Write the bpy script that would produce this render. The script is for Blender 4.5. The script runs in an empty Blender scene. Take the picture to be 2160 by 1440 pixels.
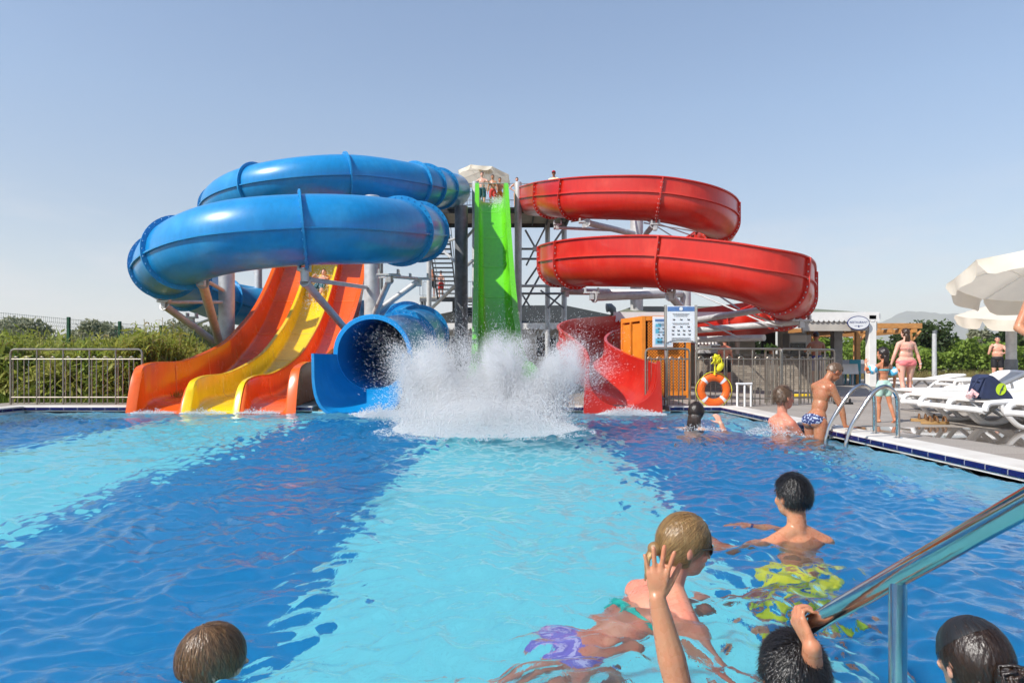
import bpy, math, random
import numpy as np
from mathutils import Vector, Matrix

S = bpy.context.scene
C = S.collection
# ------------------------------------------------------------------ camera
H, F, HY = 0.9, 1440.0, 765.0          # eye height over the water, focal length and horizon row of the 2160 px photograph
cam = bpy.data.cameras.new('camera')
cam_o = bpy.data.objects.new('camera', cam); C.objects.link(cam_o); S.camera = cam_o
cam.sensor_width = 36; cam.lens = 24; cam.shift_y = 45/2160
cam.clip_start = 0.05; cam.clip_end = 20000
cam_o.location = (0, 0, H); cam_o.rotation_euler = (math.pi/2, 0, 0)
# ------------------------------------------------------------------ sky and sun
EL = math.radians(43)
SUN = Vector((-0.84*math.cos(EL), -0.5426*math.cos(EL), math.sin(EL)))
W = bpy.data.worlds.new('World'); S.world = W; W.use_nodes = True
wn, wl = W.node_tree.nodes, W.node_tree.links
sky = wn.new('ShaderNodeTexSky'); sky.sky_type = 'NISHITA'; sky.sun_disc = False
sky.sun_elevation = EL; sky.sun_rotation = math.atan2(SUN.x, SUN.y)
sky.air_density = 1.2; sky.dust_density = 0.35; sky.ozone_density = 1.9; sky.altitude = 0
bg = wn['Background']; bg.inputs[1].default_value = 0.128
# faint cloud wisps low over the horizon
wtc = wn.new('ShaderNodeTexCoord'); wmp = wn.new('ShaderNodeMapping'); wmp.inputs['Scale'].default_value = (3, 3, 11); wl.new(wtc.outputs['Generated'], wmp.inputs[0])
wno = wn.new('ShaderNodeTexNoise'); wno.inputs['Scale'].default_value = 1.6; wno.inputs['Detail'].default_value = 7; wno.inputs['Roughness'].default_value = .58; wl.new(wmp.outputs[0], wno.inputs['Vector'])
wrp = wn.new('ShaderNodeValToRGB'); wrp.color_ramp.elements[0].position = .46; wrp.color_ramp.elements[1].position = .66; wl.new(wno.outputs['Fac'], wrp.inputs[0])
wsx = wn.new('ShaderNodeSeparateXYZ'); wl.new(wtc.outputs['Generated'], wsx.inputs[0])
wal = wn.new('ShaderNodeValToRGB'); e_ = wal.color_ramp.elements; e_[0].position = .0; e_[0].color = (.10,.10,.10,1); e_[1].position = .24; e_[1].color = (0,0,0,1); e2_ = e_.new(.07); e2_.color = (.55,.55,.55,1); wl.new(wsx.outputs[2], wal.inputs[0])
wmu = wn.new('ShaderNodeMath'); wmu.operation = 'MULTIPLY'; wl.new(wrp.outputs[0], wmu.inputs[0]); wl.new(wal.outputs[0], wmu.inputs[1])
wmx = wn.new('ShaderNodeMix'); wmx.data_type = 'RGBA'; wmx.inputs[7].default_value = (6.6, 6.5, 6.4, 1); wl.new(wmu.outputs[0], wmx.inputs[0]); wl.new(sky.outputs[0], wmx.inputs[6])
# dusty air: the summer sky pales to a duller, warmer grey low down
wdu = wn.new('ShaderNodeValToRGB'); e_ = wdu.color_ramp.elements; e_[0].position = .0; e_[0].color = (.71,.67,.72,1); e_[1].position = .5; e_[1].color = (.92,.96,1.02,1)
for q_, c_ in ((.2, (.80,.785,.82,1)), (.34, (.90,.925,.965,1))): e3_ = e_.new(q_); e3_.color = c_
wl.new(wsx.outputs[2], wdu.inputs[0]); wm2 = wn.new('ShaderNodeMix'); wm2.data_type = 'RGBA'; wm2.blend_type = 'MULTIPLY'; wm2.inputs[0].default_value = 1
wl.new(wmx.outputs[2], wm2.inputs[6]); wl.new(wdu.outputs[0], wm2.inputs[7]); wl.new(wm2.outputs[2], bg.inputs[0])
sun = bpy.data.lights.new('sun', 'SUN'); sun.energy = 4.7; sun.angle = math.radians(0.5); sun.color = (1, .955, .89)
sun_o = bpy.data.objects.new('sun', sun); C.objects.link(sun_o)
sun_o.rotation_euler = SUN.to_track_quat('Z', 'Y').to_euler()
S.view_settings.view_transform = 'Standard'; S.view_settings.look = 'None'
S.view_settings.exposure = 0.38; S.view_settings.gamma = 1
S.cycles.max_bounces = 12; S.cycles.diffuse_bounces = 7; S.cycles.volume_bounces = 5; S.cycles.transmission_bounces = 8; S.cycles.transparent_max_bounces = 12; S.cycles.sample_clamp_indirect = 6
S.cycles.use_denoising = True

rng = np.random.default_rng(7)
random.seed(7)
PI = math.pi

def P(px, py, d):
    "the world point seen at a photograph pixel, d metres ahead"
    return Vector(((px-1080)/F*d, d, H+(HY-py)/F*d))

# ------------------------------------------------------------------ materials
MATS = {}
def mat(name, col, rough=.5, metal=0., var=.10, vscale=2.5, bump=0., bscale=30., col2=None, mixpos=.55, coat=0., spec=.5, sss=0., stretch=None, trans=0., grime=0.):
    if name in MATS: return MATS[name]
    m = bpy.data.materials.new(name); m.use_nodes = True
    n, l = m.node_tree.nodes, m.node_tree.links
    b = n['Principled BSDF']
    tc = n.new('ShaderNodeTexCoord'); mp = n.new('ShaderNodeMapping')
    l.new(tc.outputs['Object'], mp.inputs[0])
    if stretch: mp.inputs['Scale'].default_value = stretch
    no = n.new('ShaderNodeTexNoise'); no.inputs['Scale'].default_value = vscale; no.inputs['Detail'].default_value = 6
    no.inputs['Roughness'].default_value = .62
    l.new(mp.outputs[0], no.inputs['Vector'])
    r = n.new('ShaderNodeValToRGB')
    c = np.array(col, float)
    if col2 is None:
        lo, hi = np.clip(c*(1-var), 0, 1), np.clip(c*(1+var), 0, 1)
        r.color_ramp.elements[0].position = .3; r.color_ramp.elements[1].position = .7
    else:
        lo, hi = c, np.array(col2, float)
        r.color_ramp.elements[0].position = mixpos-.12; r.color_ramp.elements[1].position = mixpos+.12
    r.color_ramp.elements[0].color = (*lo, 1); r.color_ramp.elements[1].color = (*hi, 1)
    l.new(no.outputs['Fac'], r.inputs[0]); l.new(r.outputs[0], b.inputs['Base Color'])
    if grime:      # run-down water stains and scuffs
        m2 = n.new('ShaderNodeMapping'); m2.inputs['Scale'].default_value = (5, 5, .9); l.new(tc.outputs['Object'], m2.inputs[0])
        g = n.new('ShaderNodeTexNoise'); g.inputs['Scale'].default_value = 1.7; g.inputs['Detail'].default_value = 9; g.inputs['Roughness'].default_value = .7; l.new(m2.outputs[0], g.inputs['Vector'])
        gr = n.new('ShaderNodeValToRGB'); gr.color_ramp.elements[0].position = .36; gr.color_ramp.elements[0].color = (1-grime,)*3+(1,); gr.color_ramp.elements[1].position = .56; gr.color_ramp.elements[1].color = (1,1,1,1)
        l.new(g.outputs['Fac'], gr.inputs[0]); gm = n.new('ShaderNodeMix'); gm.data_type = 'RGBA'; gm.blend_type = 'MULTIPLY'; gm.inputs[0].default_value = 1
        l.new(r.outputs[0], gm.inputs[6]); l.new(gr.outputs[0], gm.inputs[7]); l.new(gm.outputs[2], b.inputs['Base Color'])
    b.inputs['Roughness'].default_value = rough; b.inputs['Metallic'].default_value = metal
    b.inputs['Coat Weight'].default_value = coat; b.inputs['Coat Roughness'].default_value = .08
    b.inputs['Specular IOR Level'].default_value = spec
    if sss:
        b.inputs['Subsurface Weight'].default_value = sss
        b.inputs['Subsurface Radius'].default_value = (.012, .005, .003); b.inputs['Subsurface Scale'].default_value = 1
    # roughness is never quite even
    mr = n.new('ShaderNodeMapRange'); mr.inputs[3].default_value = max(.02, rough*.8); mr.inputs[4].default_value = min(1, rough*1.25)
    l.new(no.outputs['Fac'], mr.inputs[0]); l.new(mr.outputs[0], b.inputs['Roughness'])
    if bump:
        nb = n.new('ShaderNodeTexNoise'); nb.inputs['Scale'].default_value = bscale; nb.inputs['Detail'].default_value = 4
        l.new(mp.outputs[0], nb.inputs['Vector'])
        bp = n.new('ShaderNodeBump'); bp.inputs['Strength'].default_value = bump; bp.inputs['Distance'].default_value = .01
        l.new(nb.outputs['Fac'], bp.inputs['Height']); l.new(bp.outputs[0], b.inputs['Normal'])
    if trans:
        tr = n.new('ShaderNodeBsdfTranslucent'); l.new(r.outputs[0], tr.inputs[0])
        mx = n.new('ShaderNodeMixShader'); mx.inputs[0].default_value = trans
        l.new(b.outputs[0], mx.inputs[1]); l.new(tr.outputs[0], mx.inputs[2]); l.new(mx.outputs[0], n['Material Output'].inputs[0])
    MATS[name] = m
    return m

steel = mat('brushed steel', (.62, .60, .57), .2, 1., .08, 12)
polished = mat('polished steel', (.56, .54, .51), .10, 1., .06, 9, bump=.02, bscale=60)
rail_steel = mat('weathered steel railing', (.30, .265, .22), .40, .8, .2, 8)
galv = mat('galvanised pipe', (.56, .56, .55), .45, .30, .16, 6, bump=.05)
galv_dark = mat('dark galvanised column', (.17, .18, .19), .5, .3, .3, 4, bump=.05)
white_plastic = mat('white plastic', (.80, .79, .77), .35, 0, .04, 3)

# ------------------------------------------------------------------ mesh building
class MB:
    def __init__(s): s.v = []; s.f = []; s.mi = []; s.n = 0
    def add(s, verts, faces, mi=0):
        s.v.extend([tuple(p) for p in verts]); s.f.extend([tuple(i+s.n for i in f) for f in faces])
        s.mi.extend([mi]*len(faces)); s.n += len(verts); return s
    def box(s, c, size, rot=None, bev=0., mi=0):
        x, y, z = (size[0]/2, size[1]/2, size[2]/2)
        R = rot if rot is not None else Matrix.Identity(3)
        c = Vector(c)
        if bev <= 0:
            p = [(-x,-y,-z),(x,-y,-z),(x,y,-z),(-x,y,-z),(-x,-y,z),(x,-y,z),(x,y,z),(-x,y,z)]
            f = [(0,3,2,1),(4,5,6,7),(0,1,5,4),(1,2,6,5),(2,3,7,6),(3,0,4,7)]
            return s.add([c+R@Vector(q) for q in p], f, mi)
        b = min(bev, x*.9, y*.9, z*.9)
        ring = lambda xx, yy, zz: [(-xx+b,-yy,zz),(xx-b,-yy,zz),(xx,-yy+b,zz),(xx,yy-b,zz),(xx-b,yy,zz),(-xx+b,yy,zz),(-xx,yy-b,zz),(-xx,-yy+b,zz)]
        rs = [[(a[0]*(1-b/x), a[1]*(1-b/y), -z) for a in ring(x,y,-z)], ring(x,y,-z+b), ring(x,y,z-b), [(a[0]*(1-b/x), a[1]*(1-b/y), z) for a in ring(x,y,z)]]
        v = [c+R@Vector(q) for r in rs for q in r]
        f = [tuple(range(7,-1,-1)), tuple(range(24,32))]
        for k in range(3):
            for i in range(8): f.append((k*8+i, k*8+(i+1)%8, k*8+8+(i+1)%8, k*8+8+i))
        return s.add(v, f, mi)
    def prism(s, poly, z0, z1, M=None, mi=0):
        "polygon (x, y) extruded from z0 to z1"
        n = len(poly); M = M or Matrix.Identity(4)
        v = [M@Vector((p[0],p[1],z0)) for p in poly]+[M@Vector((p[0],p[1],z1)) for p in poly]
        f = [tuple(range(n-1,-1,-1)), tuple(range(n,2*n))]+[(i,(i+1)%n,n+(i+1)%n,n+i) for i in range(n)]
        return s.add(v, f, mi)
    def tube(s, pts, r, n=10, closed=False, caps=True, mi=0):
        pts = [Vector(p) for p in pts]; m = len(pts)
        rr = r if hasattr(r, '__len__') else [r]*m
        T = []
        for i in range(m):
            a = pts[(i-1) % m] if (closed or i > 0) else pts[i]
            b = pts[(i+1) % m] if (closed or i < m-1) else pts[i]
            t = (b-a); T.append(t.normalized() if t.length > 1e-9 else Vector((0,0,1)))
        u = T[0].orthogonal().normalized(); v = []; f = []
        for i in range(m):
            u = (u-T[i]*u.dot(T[i]));
            u = u.normalized() if u.length > 1e-6 else T[i].orthogonal().normalized()
            w = T[i].cross(u)
            for k in range(n):
                a = 2*PI*k/n; v.append(pts[i]+(u*math.cos(a)+w*math.sin(a))*rr[i])
        for i in range(m if closed else m-1):
            j = (i+1) % m
            for k in range(n): f.append((i*n+k, i*n+(k+1)%n, j*n+(k+1)%n, j*n+k))
        if caps and not closed: f.append(tuple(range(n-1,-1,-1))); f.append(tuple((m-1)*n+k for k in range(n)))
        return s.add(v, f, mi)
    def lathe(s, prof, c, n=20, axis=None, mi=0):
        c = Vector(c); q = (Vector(axis).to_track_quat('Z','Y').to_matrix() if axis is not None else Matrix.Identity(3))
        v = []; f = []
        for (r, z) in prof:
            for k in range(n): a = 2*PI*k/n; v.append(c+q@Vector((r*math.cos(a), r*math.sin(a), z)))
        for i in range(len(prof)-1):
            for k in range(n): f.append((i*n+k, i*n+(k+1)%n, i*n+n+(k+1)%n, i*n+n+k))
        f.append(tuple(range(n-1,-1,-1))); f.append(tuple((len(prof)-1)*n+k for k in range(n)))
        return s.add(v, f, mi)
    def ell(s, c, rad, R=None, nu=16, nv=10, mi=0):
        c = Vector(c); R = R if R is not None else Matrix.Identity(3); v = [c+R@Vector((0,0,-rad[2]))]; f = []
        for j in range(1, nv):
            t = -PI/2+PI*j/nv
            for k in range(nu):
                a = 2*PI*k/nu
                v.append(c+R@Vector((rad[0]*math.cos(t)*math.cos(a), rad[1]*math.cos(t)*math.sin(a), rad[2]*math.sin(t))))
        v.append(c+R@Vector((0,0,rad[2]))); N = len(v)-1
        for k in range(nu):
            f.append((0, 1+(k+1)%nu, 1+k)); f.append((N, N-nu+k, N-nu+(k+1)%nu))
        for j in range(nv-2):
            for k in range(nu):
                a = 1+j*nu
                f.append((a+k, a+(k+1)%nu, a+nu+(k+1)%nu, a+nu+k))
        return s.add(v, f, mi)
    def cap(s, a, b, ra, rb, n=12, mi=0):
        "tapered capsule"
        a = Vector(a); b = Vector(b); t = (b-a); L = t.length
        t = t/L if L > 1e-9 else Vector((0,0,1))
        pts = []; rr = []
        for k in range(4): q = PI/2*(1-k/4); pts.append(a-t*ra*math.sin(q)); rr.append(max(1e-4, ra*math.cos(q)))
        pts.append(a); rr.append(ra); pts.append(b); rr.append(rb)
        for k in range(1, 5): q = PI/2*k/4; pts.append(b+t*rb*math.sin(q)); rr.append(max(1e-4, rb*math.cos(q)))
        return s.tube(pts, rr, n, mi=mi)
    def sweep(s, path, frames, section, closed=True, caps=False, mi=0):
        "section: (side, up) points, or a list of sections, one per station"
        m = len(path); per = isinstance(section[0][0], (tuple, list)); n = len(section[0]) if per else len(section)
        v = []; f = []
        for i in range(m):
            sd, up = frames[i]
            for (a, b) in (section[i] if per else section): v.append(path[i]+sd*a+up*b)
        for i in range(m-1):
            for k in range(n if closed else n-1):
                f.append((i*n+k, i*n+(k+1)%n, i*n+n+(k+1)%n, i*n+n+k))
        if caps: f.append(tuple(range(n))); f.append(tuple((m-1)*n+k for k in range(n-1,-1,-1)))
        return s.add(v, f, mi)
    def build(s, name, m, parent=None, smooth=True, angle=35, local=False, raw=False):
        me = bpy.data.meshes.new(name)
        off = Vector((0,0,0))
        if parent is not None and not local: off = ORG.get(parent.name, Vector((0,0,0)))
        V = np.array(s.v, float).reshape(-1, 3)-np.array(off)
        me.from_pydata(V.tolist(), [], s.f)
        for mm in (m if isinstance(m, (list, tuple)) else [m]): me.materials.append(mm)
        if any(s.mi): me.polygons.foreach_set('material_index', s.mi)
        me.polygons.foreach_set('use_smooth', [smooth]*len(me.polygons))
        me.update()
        if smooth and angle: me.set_sharp_from_angle(angle=math.radians(angle))
        return link(name, me, parent)

ORG = {}
def link(name, me, parent=None):
    o = bpy.data.objects.new(name, me); C.objects.link(o)
    if parent is not None:
        o.parent = parent; ORG[o.name] = ORG.get(parent.name, Vector((0,0,0)))
    else: ORG[o.name] = Vector((0,0,0))
    return o
def thing(name, label, cat, loc=(0,0,0), group=None, rz=0):
    o = bpy.data.objects.new(name, None); C.objects.link(o); o.location = loc; o.empty_display_size = .2
    o.rotation_euler = (0, 0, rz)
    ORG[o.name] = Vector(loc); o['label'] = label; o['category'] = cat
    if group: o['group'] = group
    return o
def tag(o, label=None, cat=None, group=None, kind=None):
    if label: o['label'] = label
    if cat: o['category'] = cat
    if group: o['group'] = group
    if kind: o['kind'] = kind
    return o
def dup(root, loc, rz, label, group=None):
    r = root.copy(); C.objects.link(r); r.location = loc; r.rotation_euler = (0,0,rz); r['label'] = label
    if group: r['group'] = group
    ORG[r.name] = Vector(loc)
    for ch in list(root.children):
        c = ch.copy(); C.objects.link(c); c.parent = r
        for g in list(ch.children):
            d = g.copy(); C.objects.link(d); d.parent = c
    return r
def np_mesh(name, V, Fq, m, parent=None, smooth=False, k=None):
    "fast mesh from arrays; Fq is (n, k) indices"
    me = bpy.data.meshes.new(name); V = np.asarray(V, np.float32).reshape(-1, 3); Fq = np.asarray(Fq, np.int32); k = Fq.shape[1]
    if parent is not None: V = V-np.array(ORG.get(parent.name, Vector((0,0,0))), np.float32)
    me.vertices.add(len(V)); me.vertices.foreach_set('co', V.ravel())
    me.loops.add(Fq.size); me.loops.foreach_set('vertex_index', Fq.ravel())
    me.polygons.add(len(Fq)); me.polygons.foreach_set('loop_start', np.arange(len(Fq))*k)
    me.polygons.foreach_set('use_smooth', np.full(len(Fq), smooth)); me.materials.append(m)
    me.update(calc_edges=True)
    return link(name, me, parent)

def spline(pts, step=8):
    "Catmull-Rom through the points; step samples per span"
    pts = [Vector(p) for p in pts]; q = [pts[0]*2-pts[1]]+pts+[pts[-1]*2-pts[-2]]; out = []
    for i in range(1, len(q)-2):
        a, b, c, d = q[i-1], q[i], q[i+1], q[i+2]
        for k in range(step):
            t = k/step
            out.append(.5*((2*b)+(c-a)*t+(2*a-5*b+4*c-d)*t*t+(3*b-a-3*c+d)*t**3))
    out.append(pts[-1]); return out
def resmooth(path, it=3):
    for _ in range(it):
        path = [path[0]]+[(path[i-1]+path[i]*2+path[i+1])/4 for i in range(1, len(path)-1)]+[path[-1]]
    return path
def frames_of(path):
    fr = []
    for i in range(len(path)):
        t = (path[min(i+1, len(path)-1)]-path[max(i-1, 0)]).normalized()
        sd = t.cross(Vector((0,0,1))).normalized(); fr.append((sd, sd.cross(t).normalized()))
    return fr
# ================================================================== THE SETTING
PX0, PX1, PY0, PY1 = -8.85, 3.8, -1.4, 12.4     # the pool's inner edge
DZ = 0.10                                         # deck level over the water

def nodes_of(name):
    m = bpy.data.materials.new(name); m.use_nodes = True
    return m, m.node_tree.nodes, m.node_tree.links, m.node_tree.nodes['Principled BSDF']

def deck_material():
    m, n, l, b = nodes_of('grey paving')
    tc = n.new('ShaderNodeTexCoord')
    br = n.new('ShaderNodeTexBrick'); br.inputs['Scale'].default_value = 1.0
    br.inputs['Brick Width'].default_value = .6; br.inputs['Row Height'].default_value = .6; br.offset = 0
    br.inputs['Mortar Size'].default_value = .006; br.inputs['Mortar Smooth'].default_value = .3
    br.inputs['Color1'].default_value = (.30,.262,.222,1); br.inputs['Color2'].default_value = (.35,.308,.264,1); br.inputs['Mortar'].default_value = (.15,.14,.13,1)
    l.new(tc.outputs['Object'], br.inputs['Vector'])
    sp = n.new('ShaderNodeTexNoise'); sp.inputs['Scale'].default_value = 90; sp.inputs['Detail'].default_value = 3
    l.new(tc.outputs['Object'], sp.inputs['Vector'])
    mx = n.new('ShaderNodeMix'); mx.data_type = 'RGBA'; mx.blend_type = 'OVERLAY'; mx.inputs[0].default_value = .75
    l.new(br.outputs['Color'], mx.inputs[6]); l.new(sp.outputs['Fac'], mx.inputs[7])
    # wet patches beside the ladder: darker and mirror-smooth
    wt = n.new('ShaderNodeTexNoise'); wt.inputs['Scale'].default_value = .75; wt.inputs['Detail'].default_value = 5; wt.inputs['Roughness'].default_value = .5
    l.new(tc.outputs['Object'], wt.inputs['Vector'])
    dist = n.new('ShaderNodeVectorMath'); dist.operation = 'DISTANCE'; dist.inputs[1].default_value = (5.4, 7.7, DZ)
    l.new(tc.outputs['Object'], dist.inputs[0])
    near = n.new('ShaderNodeMapRange'); near.inputs[1].default_value = .6; near.inputs[2].default_value = 2.6; near.inputs[3].default_value = .22; near.inputs[4].default_value = -.35
    l.new(dist.outputs['Value'], near.inputs[0])
    ad = n.new('ShaderNodeMath'); ad.operation = 'ADD'; l.new(wt.outputs['Fac'], ad.inputs[0]); l.new(near.outputs[0], ad.inputs[1])
    wr = n.new('ShaderNodeValToRGB'); wr.color_ramp.elements[0].position = .56; wr.color_ramp.elements[1].position = .60
    l.new(ad.outputs[0], wr.inputs[0])
    dk = n.new('ShaderNodeMix'); dk.data_type = 'RGBA'; dk.blend_type = 'MULTIPLY'; dk.inputs[7].default_value = (.55,.52,.5,1)
    l.new(wr.outputs[0], dk.inputs[0]); l.new(mx.outputs[2], dk.inputs[6]); l.new(dk.outputs[2], b.inputs['Base Color'])
    ro = n.new('ShaderNodeMapRange'); ro.inputs[3].default_value = .75; ro.inputs[4].default_value = .03
    l.new(wr.outputs[0], ro.inputs[0]); l.new(ro.outputs[0], b.inputs['Roughness'])
    inv = n.new('ShaderNodeMath'); inv.operation = 'SUBTRACT'; inv.inputs[0].default_value = 1.0; l.new(wr.outputs[0], inv.inputs[1])
    bp = n.new('ShaderNodeBump'); bp.inputs['Distance'].default_value = .004; l.new(inv.outputs[0], bp.inputs['Strength'])
    l.new(sp.outputs['Fac'], bp.inputs['Height']); l.new(bp.outputs[0], b.inputs['Normal'])
    return m
m_deck = deck_material()
m_ground = mat('dry grass soil', (.16,.14,.07), .9, 0, .3, .6, bump=.6, bscale=12, col2=(.09,.12,.035))
m_coping = mat('white coping stone', (.52,.47,.40), .6, 0, .10, 1.5, bump=.15, bscale=50, col2=(.66,.62,.56), mixpos=.42)
def band_material():
    m, n, l, b = nodes_of('navy edge tile')
    tc = n.new('ShaderNodeTexCoord'); br = n.new('ShaderNodeTexBrick'); br.offset = 0
    br.inputs['Brick Width'].default_value = .25; br.inputs['Row Height'].default_value = 5
    br.inputs['Mortar Size'].default_value = .006; br.inputs['Scale'].default_value = 1
    br.inputs['Color1'].default_value = (.006,.007,.065,1); br.inputs['Color2'].default_value = (.008,.010,.085,1); br.inputs['Mortar'].default_value = (.25,.25,.27,1)
    sx = n.new('ShaderNodeSeparateXYZ'); l.new(tc.outputs['Object'], sx.inputs[0])
    ad = n.new('ShaderNodeMath'); l.new(sx.outputs[0], ad.inputs[0]); l.new(sx.outputs[1], ad.inputs[1])
    cx = n.new('ShaderNodeCombineXYZ'); cx.inputs[1].default_value = 2.5; l.new(ad.outputs[0], cx.inputs[0]); l.new(cx.outputs[0], br.inputs['Vector'])
    l.new(br.outputs['Color'], b.inputs['Base Color']); b.inputs['Roughness'].default_value = .15
    return m
m_band = band_material()
def pool_material():
    "light and deep blue tile lanes on the pool floor, 2.45 m wide each, with tile joints"
    m, n, l, b = nodes_of('pool tiles')
    tc = n.new('ShaderNodeTexCoord'); sx = n.new('ShaderNodeSeparateXYZ'); l.new(tc.outputs['Object'], sx.inputs[0])
    # lane coordinate: x + 0.02 y
    my = n.new('ShaderNodeMath'); my.operation = 'MULTIPLY_ADD'; my.inputs[1].default_value = .018; l.new(sx.outputs[1], my.inputs[0]); l.new(sx.outputs[0], my.inputs[2])
    a = n.new('ShaderNodeMath'); a.operation = 'ADD'; a.inputs[1].default_value = 1.04+4.94*4; l.new(my.outputs[0], a.inputs[0])
    d = n.new('ShaderNodeMath'); d.operation = 'DIVIDE'; d.inputs[1].default_value = 4.94; l.new(a.outputs[0], d.inputs[0])
    f = n.new('ShaderNodeMath'); f.operation = 'FRACT'; l.new(d.outputs[0], f.inputs[0])
    g = n.new('ShaderNodeMath'); g.operation = 'GREATER_THAN'; g.inputs[1].default_value = .5; l.new(f.outputs[0], g.inputs[0])
    mx = n.new('ShaderNodeMix'); mx.data_type = 'RGBA'
    mx.inputs[6].default_value = (.24,.83,.90,1); mx.inputs[7].default_value = (.001,.235,.53,1); l.new(g.outputs[0], mx.inputs[0])
    br = n.new('ShaderNodeTexBrick'); br.offset = 0; br.inputs['Scale'].default_value = 1; br.inputs['Brick Width'].default_value = .125; br.inputs['Row Height'].default_value = .25
    br.inputs['Mortar Size'].default_value = .004
    br.inputs['Color1'].default_value = (1,1,1,1); br.inputs['Color2'].default_value = (.90,.93,.95,1); br.inputs['Mortar'].default_value = (.70,.74,.76,1)
    l.new(tc.outputs['Object'], br.inputs['Vector'])
    mu = n.new('ShaderNodeMix'); mu.data_type = 'RGBA'; mu.blend_type = 'MULTIPLY'; mu.inputs[0].default_value = .8
    l.new(mx.outputs[2], mu.inputs[6]); l.new(br.outputs['Color'], mu.inputs[7]); l.new(mu.outputs[2], b.inputs['Base Color'])
    b.inputs['Roughness'].default_value = .4
    return m
m_pool = pool_material()

def sheet(name, quads, z, m):
    b = MB()
    for (x0, y0, x1, y1) in quads: b.add([(x0,y0,z),(x1,y0,z),(x1,y1,z),(x0,y1,z)], [(0,1,2,3)])
    return tag(b.build(name, m, smooth=False), kind='structure')
G = 5200
CW = .36
ax0, ax1, ay0, ay1 = PX0-CW, PX1+CW, PY0-CW, PY1+CW
sheet('ground', [(-G,-G,ax0,G),(ax1,-G,G,G),(ax0,-G,ax1,ay0),(ax0,ay1,ax1,G)], .05, m_ground)
b = MB()
for (x0, y0, x1, y1) in [(ax1,-8,34,46),(ax0-.9,-8,ax0,ay1+1.3),(ax0,ay1,ax1,46),(ax0,-8,ax1,ay0)]:
    b.box(((x0+x1)/2,(y0+y1)/2,DZ-.04), (x1-x0,y1-y0,.08))
tag(b.build('pool_deck', m_deck, smooth=False), kind='structure')
b = MB()
def ring_boxes(b, off0, off1, z0, z1):
    zc, h = (z0+z1)/2, z1-z0
    # the far side is broken where the slides come in
    for xa, xb in ([(PX0-off1,-7.0),(-3.93,-3.62),(-1.80,-1.0),(.72,1.30),(2.86,PX1+off1)] if off1 > .1 else [(PX0,-7.0),(-3.93,-3.62),(-1.80,-1.0),(.72,1.30),(2.86,PX1)]):
        b.box(((xa+xb)/2, PY1+(off0+off1)/2, zc), (xb-xa, off1-off0, h), bev=.012)
    b.box(((PX0+PX1)/2, PY0-(off0+off1)/2, zc), (PX1-PX0+2*off1, off1-off0, h), bev=.012)
    b.box((PX0-(off0+off1)/2, (PY0+PY1)/2, zc), (off1-off0, PY1-PY0+2*off0-.002, h), bev=.012)
    b.box((PX1+(off0+off1)/2, (PY0+PY1)/2, zc), (off1-off0, PY1-PY0+2*off0-.002, h), bev=.012)
ring_boxes(b, 0, CW, -.05, DZ+.012)
tag(b.build('pool_coping', m_coping, smooth=False), kind='structure')
b = MB(); ring_boxes(b, -.014, -.001, .040, DZ-.010)
tag(b.build('pool_tile_band', m_band, smooth=False), kind='structure')
PD = -1.15
b = MB().add([(PX0,PY0,PD),(PX1,PY0,PD),(PX1,PY1,PD),(PX0,PY1,PD)], [(0,1,2,3)])
tag(b.build('pool_floor', m_pool, smooth=False), kind='structure')
b = MB()
for (x0,y0,x1,y1) in [(PX0,PY0,PX1,PY0),(PX1,PY0,PX1,PY1),(PX1,PY1,PX0,PY1),(PX0,PY1,PX0,PY0)]:
    b.add([(x0,y0,PD),(x1,y1,PD),(x1,y1,.02),(x0,y0,.02)], [(3,2,1,0)])
m_wall = mat('pale pool wall tiles', (.30,.66,.74), .4, 0, .1, 4)
tag(b.build('pool_wall', m_wall, smooth=False), kind='structure')

# ------------------------------------------------------------------ water
def wave_height(gx, gy):
    r = np.random.default_rng(11); z = np.zeros_like(gx)
    wx = gx+.11*np.sin(1.7*gy+.6*gx)+.05*np.sin(4.1*gx-2.3*gy+1)+.02*np.sin(9*gx+7*gy)
    wy = gy+.11*np.sin(1.3*gx-1.1*gy)+.05*np.sin(3.7*gy+2.9*gx+2)+.02*np.sin(8*gx-11*gy)
    patch = .75+.35*np.sin(.9*gx+.5*gy)*np.sin(.7*gy-.4*gx+1)
    for k in range(58):
        lam = .075*13**r.random(); th = r.normal(PI/2, 1.0); a = .0058*lam**.80*(1 if lam < .40 else .72); ph = r.random()*6.28
        s = np.sin((wx*math.cos(th)+wy*math.sin(th))*2*PI/lam+ph)
        z += a*(s+.4*s*s)*(patch if lam < .5 else 1)*(1.5 if lam < .2 else 1.12 if lam < .35 else 1)
    # rougher round the splash-down
    e = np.exp(-(((gx+.15)/2.0)**2+((gy-9.6)/2.2)**2))
    for k in range(24):
        lam = .12*5**r.random(); th = r.random()*6.28; ph = r.random()*6.28
        z += e*.010*lam**.7*np.sin((wx*math.cos(th)+wy*math.sin(th))*2*PI/lam+ph)*1.6
    # rings spreading from the bathers
    for (x_, y_, a_, w_) in ((1.46,3.45,.0055,.16),(.58,2.62,.006,.15),(.16,2.42,.005,.13),(1.15,3.3,.004,.12),(2.48,9.3,.008,.22),(3.45,8.75,.008,.2),(3.6,8.15,.007,.18),(.95,2.75,.004,.11)):
        rr = np.hypot(gx-x_, (gy-y_)); z += a_*np.exp(-rr/.45)*np.sin(2*PI*rr/w_+2*np.sin(3*np.arctan2(gy-y_, gx-x_)))
    return z-z.mean()
ys = [PY0]
while ys[-1] < PY1-.03: ys.append(ys[-1]+max(.012, .0034*max(ys[-1], 0)))
ys[-1] = PY1; ys = np.array(ys); gx, gy = np.meshgrid(np.linspace(PX0, PX1, 700), ys)
gz = wave_height(gx, gy); idx = np.arange(gx.size).reshape(gx.shape)
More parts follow.
